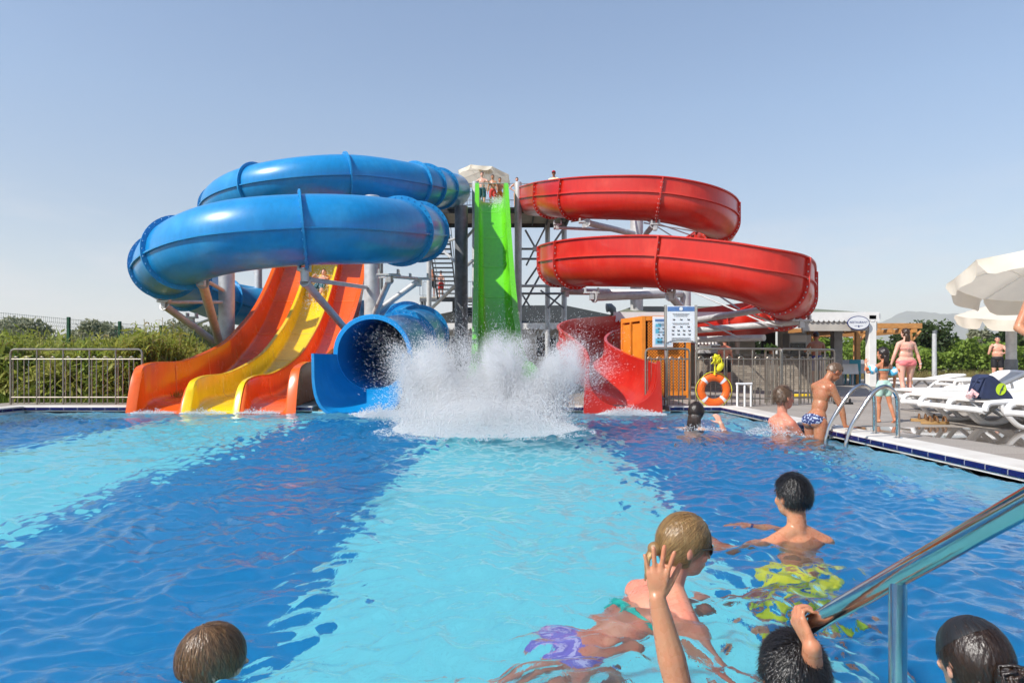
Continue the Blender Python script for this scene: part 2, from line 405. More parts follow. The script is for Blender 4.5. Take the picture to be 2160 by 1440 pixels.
def water_material():
    m, n, l, b = nodes_of('pool water')
    b.inputs['Transmission Weight'].default_value = 1; b.inputs['IOR'].default_value = 1.33; b.inputs['Roughness'].default_value = 0
    b.inputs['Base Color'].default_value = (.93,.99,1,1)
    tc = n.new('ShaderNodeTexCoord'); no = n.new('ShaderNodeTexNoise'); no.inputs['Scale'].default_value = 19; no.inputs['Detail'].default_value = 4
    no.inputs['Distortion'].default_value = .6
    bp = n.new('ShaderNodeBump'); bp.inputs['Strength'].default_value = .34; bp.inputs['Distance'].default_value = .012
    l.new(tc.outputs['Object'], no.inputs['Vector']); l.new(no.outputs['Fac'], bp.inputs['Height']); l.new(bp.outputs[0], b.inputs['Normal'])
    return m
water = np_mesh('water', np.stack([gx, gy, gz], -1), np.stack([idx[:-1,:-1], idx[:-1,1:], idx[1:,1:], idx[1:,:-1]], -1).reshape(-1, 4), water_material(), smooth=True)
tag(water, kind='structure')

# ------------------------------------------------------------------ far hills
def hills(name, cx, cy, wid, hgt, dep, seed):
    r = np.random.default_rng(seed); nx, ny = 90, 24
    u, v = np.meshgrid(np.linspace(-1, 1, nx), np.linspace(-1, 1, ny))
    z = (.80*np.exp(-((u+.12)/.38)**2)+.62*np.exp(-((u-.42)/.40)**2))*np.exp(-(v/.6)**2)
    for k in range(18):
        fq = 2+r.random()*9; z = z+np.exp(-(u/.7)**2)*.022*np.sin(fq*u*3+r.random()*6)*np.sin(fq*v+r.random()*6)*np.exp(-v*v)
    V = np.stack([cx+u*wid, cy+v*dep, np.maximum(z, 0)*hgt-4], -1); ii = np.arange(nx*ny).reshape(ny, nx)
    o = np_mesh(name, V, np.stack([ii[:-1,:-1], ii[:-1,1:], ii[1:,1:], ii[1:,:-1]], -1).reshape(-1, 4), mat('hill scrub', (.07,.08,.05), .95, 0, .3, .004), smooth=True)
    return tag(o, kind='structure')
hills('hills', 2620, 4300, 1150, 350, 700, 3)
hills('hills', 3000, 3600, 1000, 130, 500, 5)

# ------------------------------------------------------------------ vegetation
def leaf_mat(name, c1, c2, trans=.35):
    return mat(name, c1, .55, 0, .2, 1.6, col2=c2, mixpos=.5, trans=trans, spec=.35)
def leaves(name, Pn, size, m, parent=None, flat=.0, long=1.8, r=rng):
    "a diamond leaf at every point"
    n = len(Pn); d = r.normal(size=(n, 3)); d[:, 2] -= flat; d /= np.linalg.norm(d, axis=1)[:, None]
    e = r.normal(size=(n, 3)); e -= (e*d).sum(1)[:, None]*d; e /= np.linalg.norm(e, axis=1)[:, None]
    s = (size*(.6+.8*r.random(n)))[:, None]
    V = np.stack([Pn-d*s*long*.5, Pn+e*s*.5+d*s*.1, Pn+d*s*long*.5, Pn-e*s*.5+d*s*.1], 1)
    return np_mesh(name, V, np.arange(4*n).reshape(n, 4), m, parent)
def clump_points(n, c, rad, k, r, fill=.5):
    "points gathered in k clumps through an ellipsoid"
    c = np.array(c); rad = np.array(rad)
    q = r.normal(size=(k, 3)); q /= np.linalg.norm(q, axis=1)[:, None]; q *= (fill+(1-fill)*r.random(k))[:, None]
    cs = 0.30+.25*r.random(k); w = r.integers(0, k, n)
    p = r.normal(size=(n, 3)); p /= np.linalg.norm(p, axis=1)[:, None]; p *= (r.random(n)**.45)[:, None]
    return c+rad*(q[w]*.78+p*cs[w][:, None])
def tree(label, base, h, rad, n, leafsize, m, group, seed, cat='tree', name='tree', k=22, trunk_r=.09, zc=.62):
    r = np.random.default_rng(seed); t = thing(name, label, cat, base, group); B = Vector(base)
    mb = MB(); top = B+Vector((r.normal()*.1, r.normal()*.1, h*.55))
    mb.tube([B-Vector((0,0,.1)), B+(top-B)*.5+Vector((.06,0,0)), top], [trunk_r, trunk_r*.8, trunk_r*.55], 8)
    c = np.array([B.x, B.y, B.z+h*zc])
    for i in range(8):
        a = r.random()*6.28; e = Vector((c[0]+rad[0]*.65*math.cos(a), c[1]+rad[1]*.65*math.sin(a), c[2]+rad[2]*(r.random()*1.1-.3)))
        s = B+(top-B)*(.35+.6*r.random()); mb.tube([s, s.lerp(e, .5)+Vector((0,0,.12)), e], [trunk_r*.45, trunk_r*.3, trunk_r*.12], 6)
    mb.build('trunk', bark, t)
    leaves('crown', clump_points(n, c, rad, k, r), leafsize, m, t, r=r)
    return t
bark = mat('bark', (.10,.075,.05), .9, 0, .3, 8, bump=.5)
# ================================================================== WATER SLIDES
def gel(name, c, faded, rough=.30):
    return mat(name, c, rough, 0, .1, 1.3, bump=.015, bscale=5, col2=faded, mixpos=.60, coat=.20, grime=.11)
m_blue = gel('blue fibreglass', (.003,.235,.55), (.03,.30,.60), .33)
m_blue_flange = gel('blue flange fibreglass', (.005,.26,.58), (.02,.30,.60), .4)
m_red = gel('red fibreglass', (.56,.017,.007), (.64,.050,.026), .32)
m_red_flange = gel('red flange fibreglass', (.60,.026,.012), (.66,.05,.03), .4)
m_orange = gel('orange fibreglass', (.78,.105,.003), (.82,.13,.006), .26)
m_yellow = gel('yellow fibreglass', (.88,.55,.003), (.92,.60,.01), .26)
m_green = gel('green fibreglass', (.115,.52,.008), (.135,.57,.012), .28)
m_bolt = mat('zinc bolt heads', (.62,.62,.60), .35, .7, .1, 20)

def bolts(mb, c, sd, up, t, r, angs, half, br=.02, mi=0):
    for a in angs:
        q = c+(sd*math.cos(a)+up*math.sin(a))*r
        for s in (-1, 1): mb.ell(q+t*s*half, (br, br, br), None, 6, 4, mi)

# ---- blue tube slide
BR = .72
bc = [(958,402,30),(925,398,27),(885,392,24),(745,374,22.3),(600,385,21.8),(500,409,22.8),(468,440,25),(520,468,28),(660,478,30),(800,480,29),(886,486,25.5),
      (898,489,21),(884,489,18.4),(845,488,16.0),(760,485,14.5),(640,485,14.0),(500,497,13.8),(408,521,14.4),(356,552,15.9),(352,580,18.6),(415,612,22),(490,640,24),(600,655,25),
      (740,672,25),(840,686,22.5),(887,698,19.8),(876,712,17.6),(832,734,15.4),(787,747,13.35)]
bp_ = [P(*q) for q in bc]
BSTEP = 10
bpath = resmooth(spline(bp_, BSTEP), 6); bfr = frames_of(bpath)
blue = thing('tube_slide', 'blue enclosed tube slide coiling twice before its round mouth', 'water slide', (bpath[-1].x, bpath[-1].y, 0))
NT = 40
outer = [(BR*math.cos(2*PI*k/NT), BR*math.sin(2*PI*k/NT)) for k in range(NT)]
inner = [(a*.965, b_*.965) for a, b_ in reversed(outer)]
mb = MB(); mb.sweep(bpath, bfr, outer[::-1]); mb.sweep(bpath, bfr, inner[::-1])
mb.build('tube', m_blue, blue, angle=0)
# one seam along each side
mb = MB()
for s in (0, PI):
    tilt = math.radians(-7) if s == 0 else math.radians(187)
    ca, sa = math.cos(tilt), math.sin(tilt); nx, nz = -sa, ca
    sec = [(ca*(BR-.01)+nx*h, sa*(BR-.01)+nz*h) for h in (-.016, .016)]+[(ca*(BR+.055)+nx*h, sa*(BR+.055)+nz*h) for h in (.016, -.016)]
    mb.sweep(bpath, bfr, sec, caps=True)
mb.build('seam_ridge', m_blue_flange, blue)
def flange_ring(path, fr, i, r0, r1, m, parent, full=True, w=.022):
    mb = MB(); c = path[i]; t = (path[min(i+1, len(path)-1)]-path[i-1]).normalized(); sd, up = fr[i]; n = 48
    v = []; f = []
    for k in range(n):
        a = 2*PI*k/n
        for (r, o) in ((r0,-w),(r1,-w),(r1,w),(r0,w)): v.append(c+(sd*math.cos(a)+up*math.sin(a))*r+t*o)
    for k in range(n):
        j = (k+1) % n
        for q in range(4): f.append((k*4+q, k*4+(q+1)%4, j*4+(q+1)%4, j*4+q))
    mb.add(v, f); bolts(mb, c, sd, up, t, (r0+r1)/2+.012, [2*PI*k/30 for k in range(30)], w)
    mb.build('flange', m, parent)
def nearest(path, px, lo, hi):
    return min(range(int(lo*BSTEP), int(hi*BSTEP)), key=lambda i: abs(path[i].x/path[i].y*F+1080-px))
bl_i = [nearest(bpath, x, lo, hi) for x, lo, hi in [(925,.5,1.5),(897,1.5,2.3),(868,2,2.9),(735,2.5,4),(545,4,5),(452,5,6.2),(640,14.5,15.5),(384,16.5,17.5),(842,12.6,13.5),(885,11.5,12.6),(470,20,21)]]+[int(18.3*BSTEP),int(19.6*BSTEP),int(8*BSTEP),int(9.6*BSTEP),int(22.5*BSTEP),int(24.3*BSTEP),int(25.7*BSTEP),int(26.6*BSTEP)]
for i in bl_i: flange_ring(bpath, bfr, i, BR-.01, BR+.10, m_blue_flange, blue)
# rim of the mouth
mb = MB(); i = len(bpath)-1; c = bpath[i]; sd, up = bfr[i]; t = (bpath[i]-bpath[i-1]).normalized(); v = []; f = []
for k in range(NT):
    a = 2*PI*k/NT
    for (r, o) in ((BR*.96,.0),(BR*.955,.05),(BR+.045,.05),(BR+.06,.02),(BR+.06,-.03),(BR,-.03)): v.append(c+(sd*math.cos(a)+up*math.sin(a))*r+t*o)
for k in range(NT):
    j = (k+1) % NT
    for q in range(6): f.append((k*6+q, k*6+(q+1)%6, j*6+(q+1)%6, j*6+q))
mb.add(v, f).build('mouth_rim', mat('pale blue rim', (.01,.30,.68), .3, 0, .06, 3, coat=.2), blue)
# open exit trough from the mouth down into the pool
st = []; fr_t = []; secs = []; c0 = bpath[-1]; dirn = Vector((t.x, t.y, 0)).normalized(); sdn = dirn.cross(Vector((0,0,1)))
for q in range(11):
    u = q/10; c = c0+dirn*(.04+u*1.15); wd = BR*.965+.09*u; bot = -BR*.965-(c0.z-.115-BR*.965)*min(1, u/.6)-.17*max(0, (u-.6)/.4); ee = 1-.45*u
    arc = []
    for k in range(21):
        a = PI+PI*k/20; x, y = math.cos(a), math.sin(a)
        arc.append((wd*math.copysign(abs(x)**ee, x), bot*abs(y)**ee if 0 < k < 20 else 0.))
    out = [(a*(1+.05/wd), z-(.035 if 0 < k < 20 else 0)) for k, (a, z) in enumerate(arc)]
    st.append(c); fr_t.append((sdn, Vector((0,0,1)))); secs.append(arc+out[::-1])
MB().sweep(st, fr_t, secs, caps=True).build('exit_trough', m_blue, blue, angle=50)

# ---- red helix slide
RS = .60; RU = .62
rc = [(1122,426,30),(1142,424,27.2),(1168,422,24.6),(1213,422,22.4),(1300,422,21.2),(1400,427,20.7),(1478,446,20.9),(1516,466,22.4),(1512,490,24.4),(1470,518,26.6),(1350,548,27.5),(1228,556,25.6),
      (1178,560,22.8),(1194,560,19.8),(1262,556,18.0),(1410,557,16.7),(1550,575,15.6),(1640,602,15.4),(1662,622,16.8),(1656,644,19),(1600,668,22),(1450,690,23),(1330,703,22.5),(1258,714,20.5),
      (1226,736,17.9),(1256,765,15.3),(1296,786,13.5),(1313,797,12.2)]
rpath = resmooth(spline([P(*q) for q in rc], BSTEP), 6); rfr = frames_of(rpath)
red = thing('spiral_slide', 'red open spiral slide winding twice down to a wide exit', 'water slide', (rpath[-1].x, rpath[-1].y, 0))
def u_section(r, u, th, lip, n=20, ui=None):
    ui = u if ui is None else ui
    inn = [(-r, ui)]+[(r*math.cos(PI+PI*k/n), r*math.sin(PI+PI*k/n)) for k in range(n+1)]+[(r, u)]
    R2 = r+th
    out = [(r+lip, u), (r+lip, u-.035), (R2, u-.05)]+[(R2*math.cos(-PI*k/n), R2*math.sin(-PI*k/n)) for k in range(n+1)]+[(-R2, ui-.05), (-r-lip, ui-.035), (-r-lip, ui)]
    return inn+out
usec = u_section(RS-.025, RU, .025, .075)
def rim_u(i): k = max(0., min(1., (i/BSTEP-25.0)/2.0)); return RU-.30*k
MB().sweep(rpath, rfr, [u_section(RS-.025, rim_u(i), .025, .075, ui=min(.25, rim_u(i))) for i in range(len(rpath))], caps=True).build('trough', m_red, red, angle=40)
mb = MB(); NS = int(25.2*BSTEP)
for sg in (-1, 1): mb.sweep(rpath[:NS], rfr[:NS], [(sg*(RS-.005), .115), (sg*(RS-.005), .155), (sg*(RS+.06), .150), (sg*(RS+.06), .120)], caps=True)
mb.build('seam_ridge', m_red_flange, red)
def u_flange(path, fr, i, r, u, m, parent, w=.02, hgt=.085, n=20):
    ui = min(u, .25); sec = [(-r, ui)]+[(r*math.cos(PI+PI*k/n), r*math.sin(PI+PI*k/n)) for k in range(n+1)]+[(r, u)]
    o = r+hgt; sec2 = [(o, u-.02)]+[(o*math.cos(-PI*k/n), o*math.sin(-PI*k/n)) for k in range(n+1)]+[(-o, ui-.02)]
    t = (path[min(i+1, len(path)-1)]-path[i-1]).normalized(); sd, up = fr[i]
    mb = MB().sweep([path[i]-t*w, path[i]+t*w], [(sd, up)]*2, sec+sec2, caps=True)
    bolts(mb, path[i], sd, up, t, r+hgt*.5, [PI+PI*(k+.5)/16 for k in range(16)], w+.002, .02, 1)
    for sg in (-1, 1):
        for z in ((.12, .28, .44) if sg > 0 else (.08, .17)):
            for s2 in (-1, 1): mb.ell(path[i]+sd*sg*(r+hgt*.5)+up*z+t*s2*w, (.02,.02,.02), None, 6, 4, 1)
    mb.build('flange', [m, m_bolt], parent)
for px, lo, hi in [(1163,1.5,2.6),(1215,2.5,3.4),(1390,4.2,5.4),(1518,6.2,7.2),(1170,12.4,13.4),(1213,13.1,13.9),(1412,14.5,15.4),(1642,16.6,17.3),(1540,20,21),(1380,21,22.2)]:
    u_flange(rpath, rfr, nearest(rpath, px, lo, hi), RS, RU, m_red_flange, red)
for q in (8.3, 10, 11.4, 18.2, 19.2, 23.2, 24.6): u_flange(rpath, rfr, int(q*BSTEP), RS, RU, m_red_flange, red)
# squared front panel at the exit: the trough's mouth flares into a flat-faced end
mb = MB(); i = len(rpath)-1; c = rpath[i]; sd, up = Vector((rfr[i][0].x, rfr[i][0].y, 0)).normalized(), Vector((0,0,1)); t = Vector((0,0,1)).cross(sd)
sec = [(-RS-.03, -c.z-.05)]+[(-RS-.03, .55-.9*0)]
n = 20; arc = [(RS*math.cos(PI+PI*k/n), RS*math.sin(PI+PI*k/n)*.86) for k in range(n+1)]
poly = [(-RS, .31)]+arc+[(RS, .31), (RS+.06, .29), (RS+.10, -c.z-.08), (-RS-.10, -c.z-.08), (-RS-.06, .29)]
mb.sweep([c+t*.01, c+t*.07], [(sd, up)]*2, poly, caps=True)
mb.build('exit_panel', m_red, red, angle=30)

# ---- three-lane multi slide
def lane_floor(d):
    xs = [12.2, 12.75, 14.6, 16.2, 17.4, 18.5, 19.8, 21.0, 22.5, 24.2, 26.2, 28.2, 29.8]; zs = [-.06, .12, .22, .45, .72, 1.12, 1.68, 2.40, 3.55, 5.0, 6.6, 7.45, 7.6]
    i = int(np.searchsorted(xs, d))-1; i = max(0, min(len(xs)-2, i)); h = [xs[k+1]-xs[k] for k in range(len(xs)-1)]
    sl = [(zs[k+1]-zs[k])/h[k] for k in range(len(h))]; mm = [sl[0]]+[(sl[k-1]+sl[k])/2 for k in range(1, len(sl))]+[sl[-1]]
    t = (d-xs[i])/h[i]
    return (2*t**3-3*t*t+1)*zs[i]+(t**3-2*t*t+t)*h[i]*mm[i]+(-2*t**3+3*t*t)*zs[i+1]+(t**3-t*t)*h[i]*mm[i+1]
def lane_x(d): return -6.84-.087*(d-12.4)
multi = thing('racing_slide', 'three lane slide with a yellow lane between two orange lanes', 'water slide', (-5.5, 12.6, 0))
ds = np.concatenate([np.linspace(12.2, 13.4, 18), np.linspace(13.55, 29.8, 92)])
def lane(name, x0, x1, hl, hr, m, capl, capr):
    "a lane between side walls hl and hr high; the walls lean back at the front end"
    st, secs = [], []
    nz = Vector((0,0,1))
    for k, d in enumerate(ds):
        z = lane_floor(d); u = min(1., (d-12.2)/.42)
        ease = u*(2-u); th = .05*(1-min(1., max(0., (d-12.35)/.55)))
        a, bb = hl*(.06+.94*ease)+.015, hr*(.06+.94*ease)+.015
        r = .10
        y0, y1 = x0+th, x1-th; prof = [(x0-capl, a-.05), (x0-capl, a), (y0+.02, a), (y0+.045, a-.03), (y0+.06, r if a > r+.05 else a*.5), (y0+.09, .035), (y0+.15, .005), ((x0+x1)/2, 0), (y1-.15, .005), (y1-.09, .035), (y1-.06, r if bb > r+.05 else bb*.5), (y1-.045, bb-.03), (y1-.02, bb), (x1+capr, bb), (x1+capr, bb-.05)]
        under = [(x1+.005, bb-.06), (x1+.005, -.06), (x0-.005, -.06), (x0-.005, a-.06)]
        secs.append(prof+under); st.append(Vector((lane_x(d), d, z)))
    fr = [(Vector((1,0,0)), nz)]*len(st)
    return MB().sweep(st, fr, secs, caps=True).build(name, m, multi, angle=40)
LW = .955
l1 = lane('lane', 0, LW, .72, .44, m_orange, .09, -.015)
l2 = lane('lane', LW+.012, 2*LW, .46, .46, m_yellow, .06, .03)
l3 = lane('lane', 2*LW+.012, 3*LW, .44, .72, m_orange, -.04, .09)
tag(l1, 'left orange lane'); tag(l2, 'yellow middle lane'); tag(l3, 'right orange lane')
for ln, x0, x1, hl, hr in ((l1,.0,LW,.72,.44),(l2,LW+.012,2*LW,.46,.46),(l3,2*LW+.012,3*LW,.44,.72)):     # section joints
    for d in (14.1, 16.1, 18.1, 19.9, 21.6, 23.6):
        mb = MB(); z = lane_floor(d); X = lane_x(d)
        pts = [(x0+.052, hl-.06), (x0+.067, .1), (x0+.1, .04), (x0+.17, .010), (x1-.17, .010), (x1-.1, .04), (x1-.067, .1), (x1-.052, hr-.06)]
        sl = (lane_floor(d+.1)-z)/.1; q = Vector((0, -sl, 1)).normalized()
        mb.tube([Vector((X+a, d, z+.004))+q*h for a, h in pts], .006, 5)
        mb.build('section_joint', mat('orange joint filler', (.86,.36,.10), .5) if ln is not l2 else mat('yellow joint filler', (.93,.72,.25), .5), ln)
# legs under the lanes
for d in (18.2, 21.5, 25.0, 28.5):
    for q in (.2, 2.8):
        z = lane_floor(d)-.07; X = lane_x(d)+q
        MB().tube([(X, d, DZ), (X, d, z)], .06, 10).build('leg', galv, multi)

# ---- green speed slide
def green_floor(d):
    xs = [12.6, 15, 17, 18.6, 20, 22, 24, 26, 28, 29.3, 30.2]; zs = [-.05, .16, .28, .64, 1.15, 2.25, 3.55, 5.05, 6.75, 7.75, 7.95]
    i = max(0, min(len(xs)-2, int(np.searchsorted(xs, d))-1)); h = [xs[k+1]-xs[k] for k in range(len(xs)-1)]
    sl = [(zs[k+1]-zs[k])/h[k] for k in range(len(h))]; mm = [sl[0]]+[(sl[k-1]+sl[k])/2 for k in range(1, len(sl))]+[sl[-1]]
    t = (d-xs[i])/h[i]
    return (2*t**3-3*t*t+1)*zs[i]+(t**3-2*t*t+t)*h[i]*mm[i]+(-2*t**3+3*t*t)*zs[i+1]+(t**3-t*t)*h[i]*mm[i+1]
green = thing('speed_slide', 'steep straight green slide dropping from the tower into the splash', 'water slide', (-.2, 12.6, 0))
st, secs = [], []
GW = .54
def green_prof(hw, w):
    return [(-w-.17, hw-.06), (-w-.17, hw), (-w, hw), (-w+.04, .22), (-w+.10, .08), (-w+.22, .0), (0, -.02), (w-.22, .0), (w-.10, .08), (w-.04, .22), (w, hw), (w+.17, hw), (w+.17, hw-.06),
            (w+.03, hw-.07), (w+.03, -.06), (-w-.03, -.06), (-w-.03, hw-.07)]
for d in np.linspace(12.6, 30.2, 110):
    st.append(Vector((-.14-.045*(d-13), d, green_floor(d))))
    hw = .72+.12*max(0, min(1, (d-26)/3)); secs.append(green_prof(hw, GW))
MB().sweep(st, [(Vector((1,0,0)), Vector((0,0,1)))]*len(st), secs, caps=True).build('chute', m_green, green, angle=40)
for d in (16.4, 19.2, 21.4, 23.4, 25.2, 26.9, 28.5):
    z = green_floor(d); X = -.14-.045*(d-13); sl = (green_floor(d+.05)-z)/.05; q = Vector((0,-sl,1)).normalized()
    pr = green_prof(.72, GW)[2:11]
    MB().tube([Vector((X+a*.985, d, z+.012))+q*max(0, h-.02) for a, h in pr], .008, 5).build('section_joint', mat('pale green joint filler', (.35,.80,.20), .5), green)
for d in (20.5, 24.5):
    for sg in (-1, 1):
        X = -.14-.045*(d-13)+sg*.5; MB().tube([(X, d, DZ), (X, d, green_floor(d)-.07)], .07, 10).build('leg', galv, green)
# ================================================================== TOWER, COLUMNS, BUILDINGS, RAILINGS
m_under = mat('beige underside boards', (.42,.37,.29), .7, 0, .15, 2)
m_darksteel = mat('dark painted steel', (.07,.07,.075), .5, .4, .2, 5)
TZ = 7.73
tower = thing('slide_tower', 'steel slide tower with railed top platform and open stairs', 'tower', (-.3, 31.5, 0))
MB().box((-.4, 31.6, TZ-.04), (6.0, 3.2, .08)).build('platform_deck', m_under, tower)
b = MB()
for y in (30.02, 33.18): b.box((-.4, y, TZ-.17), (6.1, .09, .18))
for x in (-3.4, 2.6): b.box((x, 31.6, TZ-.17), (.09, 3.07, .18))
b.build('edge_beam', m_darksteel, tower, smooth=False)
for k in range(9):
    MB().box((-3.1+k*.68, 31.6, TZ-.14), (.07, 3.05, .12)).build('joist', m_darksteel, tower)
def vpipe(px, d, r, py0, name, parent, m, base=DZ):
    top = P(px, py0, d)
    return MB().lathe([(r, base-.05), (r, top.z), (r*.92, top.z+.012)], (top.x, top.y, 0), 20).build(name, m, parent)
for px, d, r, py, m in [(973,27.0,.26,436,galv_dark),(1003,29.6,.15,384,galv),(1093,29.4,.155,385,galv),(1155,33.0,.12,458,galv),(1190,33.0,.13,458,galv),(905,33.1,.12,458,galv),(1092,33.2,.12,458,galv)]:
    q = vpipe(px, d, r, py, 'column', tower, m)
def rod(a, b, r, name, parent, m=galv, n=8):
    return MB().tube([a, b], r, n).build(name, m, parent)
for a, b_, r in [((1108,485,30),(1150,560,30),.045),((1150,560,30.1),(1102,648,30.1),.045),((1150,480,31),(1110,560,31),.04),((1190,480,30),(1108,600,30.2),.045),
              ((1100,525,30),(1190,525,30),.05),((1100,546,30),(1190,546,30),.05),((1100,603,30),(1190,603,30),.06),((1100,619,30),(1190,619,30),.05),((1102,622,30),(1120,650,30),.04),
              ((1190,612,30),(1155,650,30),.045),((1140,612,30.4),(1190,650,30.4),.04),((985,560,28),(1003,545,29.5),.07),((985,500,28),(1003,480,29.5),.06),((905,520,33),(972,500,27.4),.06),((973,590,27),(905,655,33),.08),((905,500,33),(968,560,27.2),.06)]:
    rod(P(*a), P(*b_), r, 'brace', tower, galv if r > .05 else mat('dull steel rod', (.25,.26,.27), .5, .5, .2, 5))
for px, py in [(1150,560),(1128,525),(1150,546)]:
    p = P(px, py, 30); MB().lathe([(.10,-.06),(.12,0),(.10,.06)], p, 10, (0,1,0)).build('brace_node', galv, tower)
# platform railings
def rail_panel(parent, a, b, h=1.05, step=.12, m=steel, r=.022):
    a, b = Vector(a), Vector(b); up = Vector((0,0,1)); L = (b-a).length
    mb = MB(); mb.tube([a+up*.1, a+up*(h-.05), a+up*h+(b-a)/L*.05, b+up*h-(b-a)/L*.05, b+up*(h-.05), b+up*.1], r, 8); mb.tube([a+up*.1, b+up*.1], r*.8, 8)
    n = int(L/step)
    for k in range(1, n): q = a.lerp(b, k/n); mb.tube([q+up*.1, q+up*h], r*.38, 6)
    return mb.build('railing_panel', m, parent)
m_rail2 = mat('grey painted railing', (.34,.37,.40), .45, .3, .1, 5)
for a, b_ in [((-2.62,30.05,TZ),(-1.72,30.05,TZ)),((-3.35,30.3,TZ),(-3.35,33,TZ)),((.28,30.05,TZ),(1.08,30.05,TZ)),((-2.4,33.1,TZ),(2.4,33.1,TZ)),((1.6,30.05,TZ),(2.55,30.05,TZ)),((-1.6,30.05,TZ),(-1.3,30.05,TZ))]:
    rail_panel(tower, a, b_, m=m_rail2)
rod((-1.45,30.05,TZ+1.06), (.22,30.05,TZ+1.06), .02, 'start_bar', tower, m_rail2)
# stairs: up and away to a landing, then back to the platform
def flight(x0, x1, y0, z0, y1, z1, n):
    for k in range(n):
        t = (k+.5)/n; MB().box(((x0+x1)/2, y0+(y1-y0)*t, z0+(z1-z0)*(k+1)/n-.02), (x1-x0, abs(y1-y0)/n*.95, .045)).build('step', galv_dark, tower)
    for x in (x0-.03, x1+.03):
        MB().box(((x), (y0+y1)/2, (z0+z1)/2-.06), (.05, math.hypot(y1-y0, z1-z0), .2), Matrix.Rotation(math.atan2(z1-z0, y1-y0), 3, 'X')).build('stringer', galv_dark, tower)
        MB().tube([(x, y0, z0), (x, y0, z0+.95), (x, y1, z1+.95), (x, y1, z1)], .022, 8).build('handrail', m_rail2, tower)
flight(-2.75, -1.75, 33.6, DZ, 39.6, 4.6, 24)
flight(-4.15, -3.15, 38.4, 4.6, 33.3, TZ, 16)
MB().box((-3.4, 39.2, 4.57), (3.6, 1.5, .07)).build('landing', m_under, tower)
b = MB(); b.box((-3.4, 38.46, 4.44), (3.6, .08, .2)); b.build('landing_beam', galv_dark, tower)
rail_panel(tower, (-5.2,38.5,4.6), (-4.25,38.5,4.6), m=m_rail2); rail_panel(tower, (-5.2,39.9,4.6), (-1.7,39.9,4.6), m=m_rail2)
for x, y, z in [(-5.1,38.6,4.5),(-1.7,39.8,4.5),(-5.1,39.8,4.5),(-3.4,39.8,4.5)]: MB().tube([(x,y,0), (x,y,z)], .08, 10).build('column', galv_dark, tower)

# ---- columns that carry the coils, with their arms
def column(label, px, d, r, py, arms, brackets, rods=(), group=None, m=galv):
    base = P(px, 700, d); t = thing('support_column', label, 'support column', (base.x, base.y, 0), group)
    vpipe(px, d, r, py, 'pipe', t, m)
    MB().lathe([(r*1.7,DZ-.04),(r*1.7,DZ+.03),(r*1.02,DZ+.035)], (base.x, base.y, 0), 20).build('base_plate', m, t)
    for a, b_, rr in arms:
        A, B = P(*a), P(*b_); ar = MB().tube([A, B], rr, 12); dv = (B-A).normalized()
        ar.lathe([(rr*1.35,0),(rr*1.35,.05)], A, 12, dv); ar.build('arm', m, t)
    for q in brackets:
        p = P(*q[:3]); w = q[3]; mb = MB()
        mb.box(p+Vector((0,0,-.02)), (w,.16,.05), bev=.008); mb.box(p+Vector((-w*.4,0,.05)), (.05,.14,.12), bev=.006); mb.box(p+Vector((w*.4,0,.05)), (.05,.14,.12), bev=.006); mb.box(p+Vector((0,0,-.12)), (.12,.12,.17), bev=.01)
        mb.build('cradle', m, t)
    for a, b_ in rods: rod(P(*a), P(*b_), .022, 'tie_rod', t, m)
    return t
SG = 'columns carrying the slide coils'
column('thick grey column left of the orange lanes with slanted arms', 478, 19.2, .215, 470,
       [((427,596,15.0),(462,720,18.8),.105),((346,644,17.2),(452,720,19.0),.095),((350,637,17.2),(468,637,19.0),.05),((432,590,15.1),(470,612,18.9),.05),((415,683,20.5),(470,664,19.4),.04)],
       [(427,584,14.8,.30),(346,634,17.2,.32),(405,668,19.5,.32)], group=SG)
column('thick pale grey column between the orange lanes and the blue mouth', 785, 17.4, .20, 415,
       [((643,594,14.1),(748,716,16.8),.085),((650,589,14.2),(772,606,17.2),.05),((822,590,16.0),(790,662,17.3),.075),((884,592,17.0),(797,655,17.4),.075),((824,583,16.1),(884,588,17),.04),((642,566,14.1),(643,594,14.1),.085)],
       [(642,568,14.1,.26),(820,578,16.0,.55),(884,586,17.0,.55)], [((800,586,17.3),(836,580,16))], group=SG)
column('thin far column glimpsed under the blue coil beside the orange lanes', 545, 24.5, .13, 520, [((532,545,24.5),(545,600,24.5),.06)], [], group=SG)
column('tall pale column inside the red spiral', 1343, 24.2, .225, 430,
       [((1168,480,24.2),(1336,487,24.1),.055),((1238,470,21.8),(1336,493,23.8),.10),((1379,474,20.6),(1354,503,23.8),.085),((1192,615,21.5),(1416,617,20.0),.10),((1470,488,24.4),(1358,470,24.2),.03),((1280,462,23),(1336,440,24),.03)],
       [(1232,468,21.9,.34),(1382,472,20.6,.28),(1176,472,24.2,.3)], [((1383,470,22),(1468,500,26)),((1360,462,24),(1440,512,26)),((1205,468,24),(1240,462,22))], group=SG)
column('shorter pale column under the red coil behind the notice board', 1446, 19.4, .15, 602,
       [((1252,626,18.0),(1436,619,19.3),.115),((1414,624,16.9),(1446,658,19.2),.10),((1460,676,19.3),(1614,652,16.3),.08),((1460,697,19.3),(1688,678,16.8),.085),((1462,716,19.4),(1612,712,17.6),.085)],
       [(1248,616,18.0,.42),(1414,616,16.9,.24),(1610,640,16.3,.5),(1690,674,16.8,.5),(1196,612,21.2,.4)],
       [((1462,616,19.3),(1640,692,17)),((1505,616,17.5),(1560,652,17)),((1470,672,19),(1560,712,18)),((1590,664,16.6),(1650,688,16.8))], group=SG)

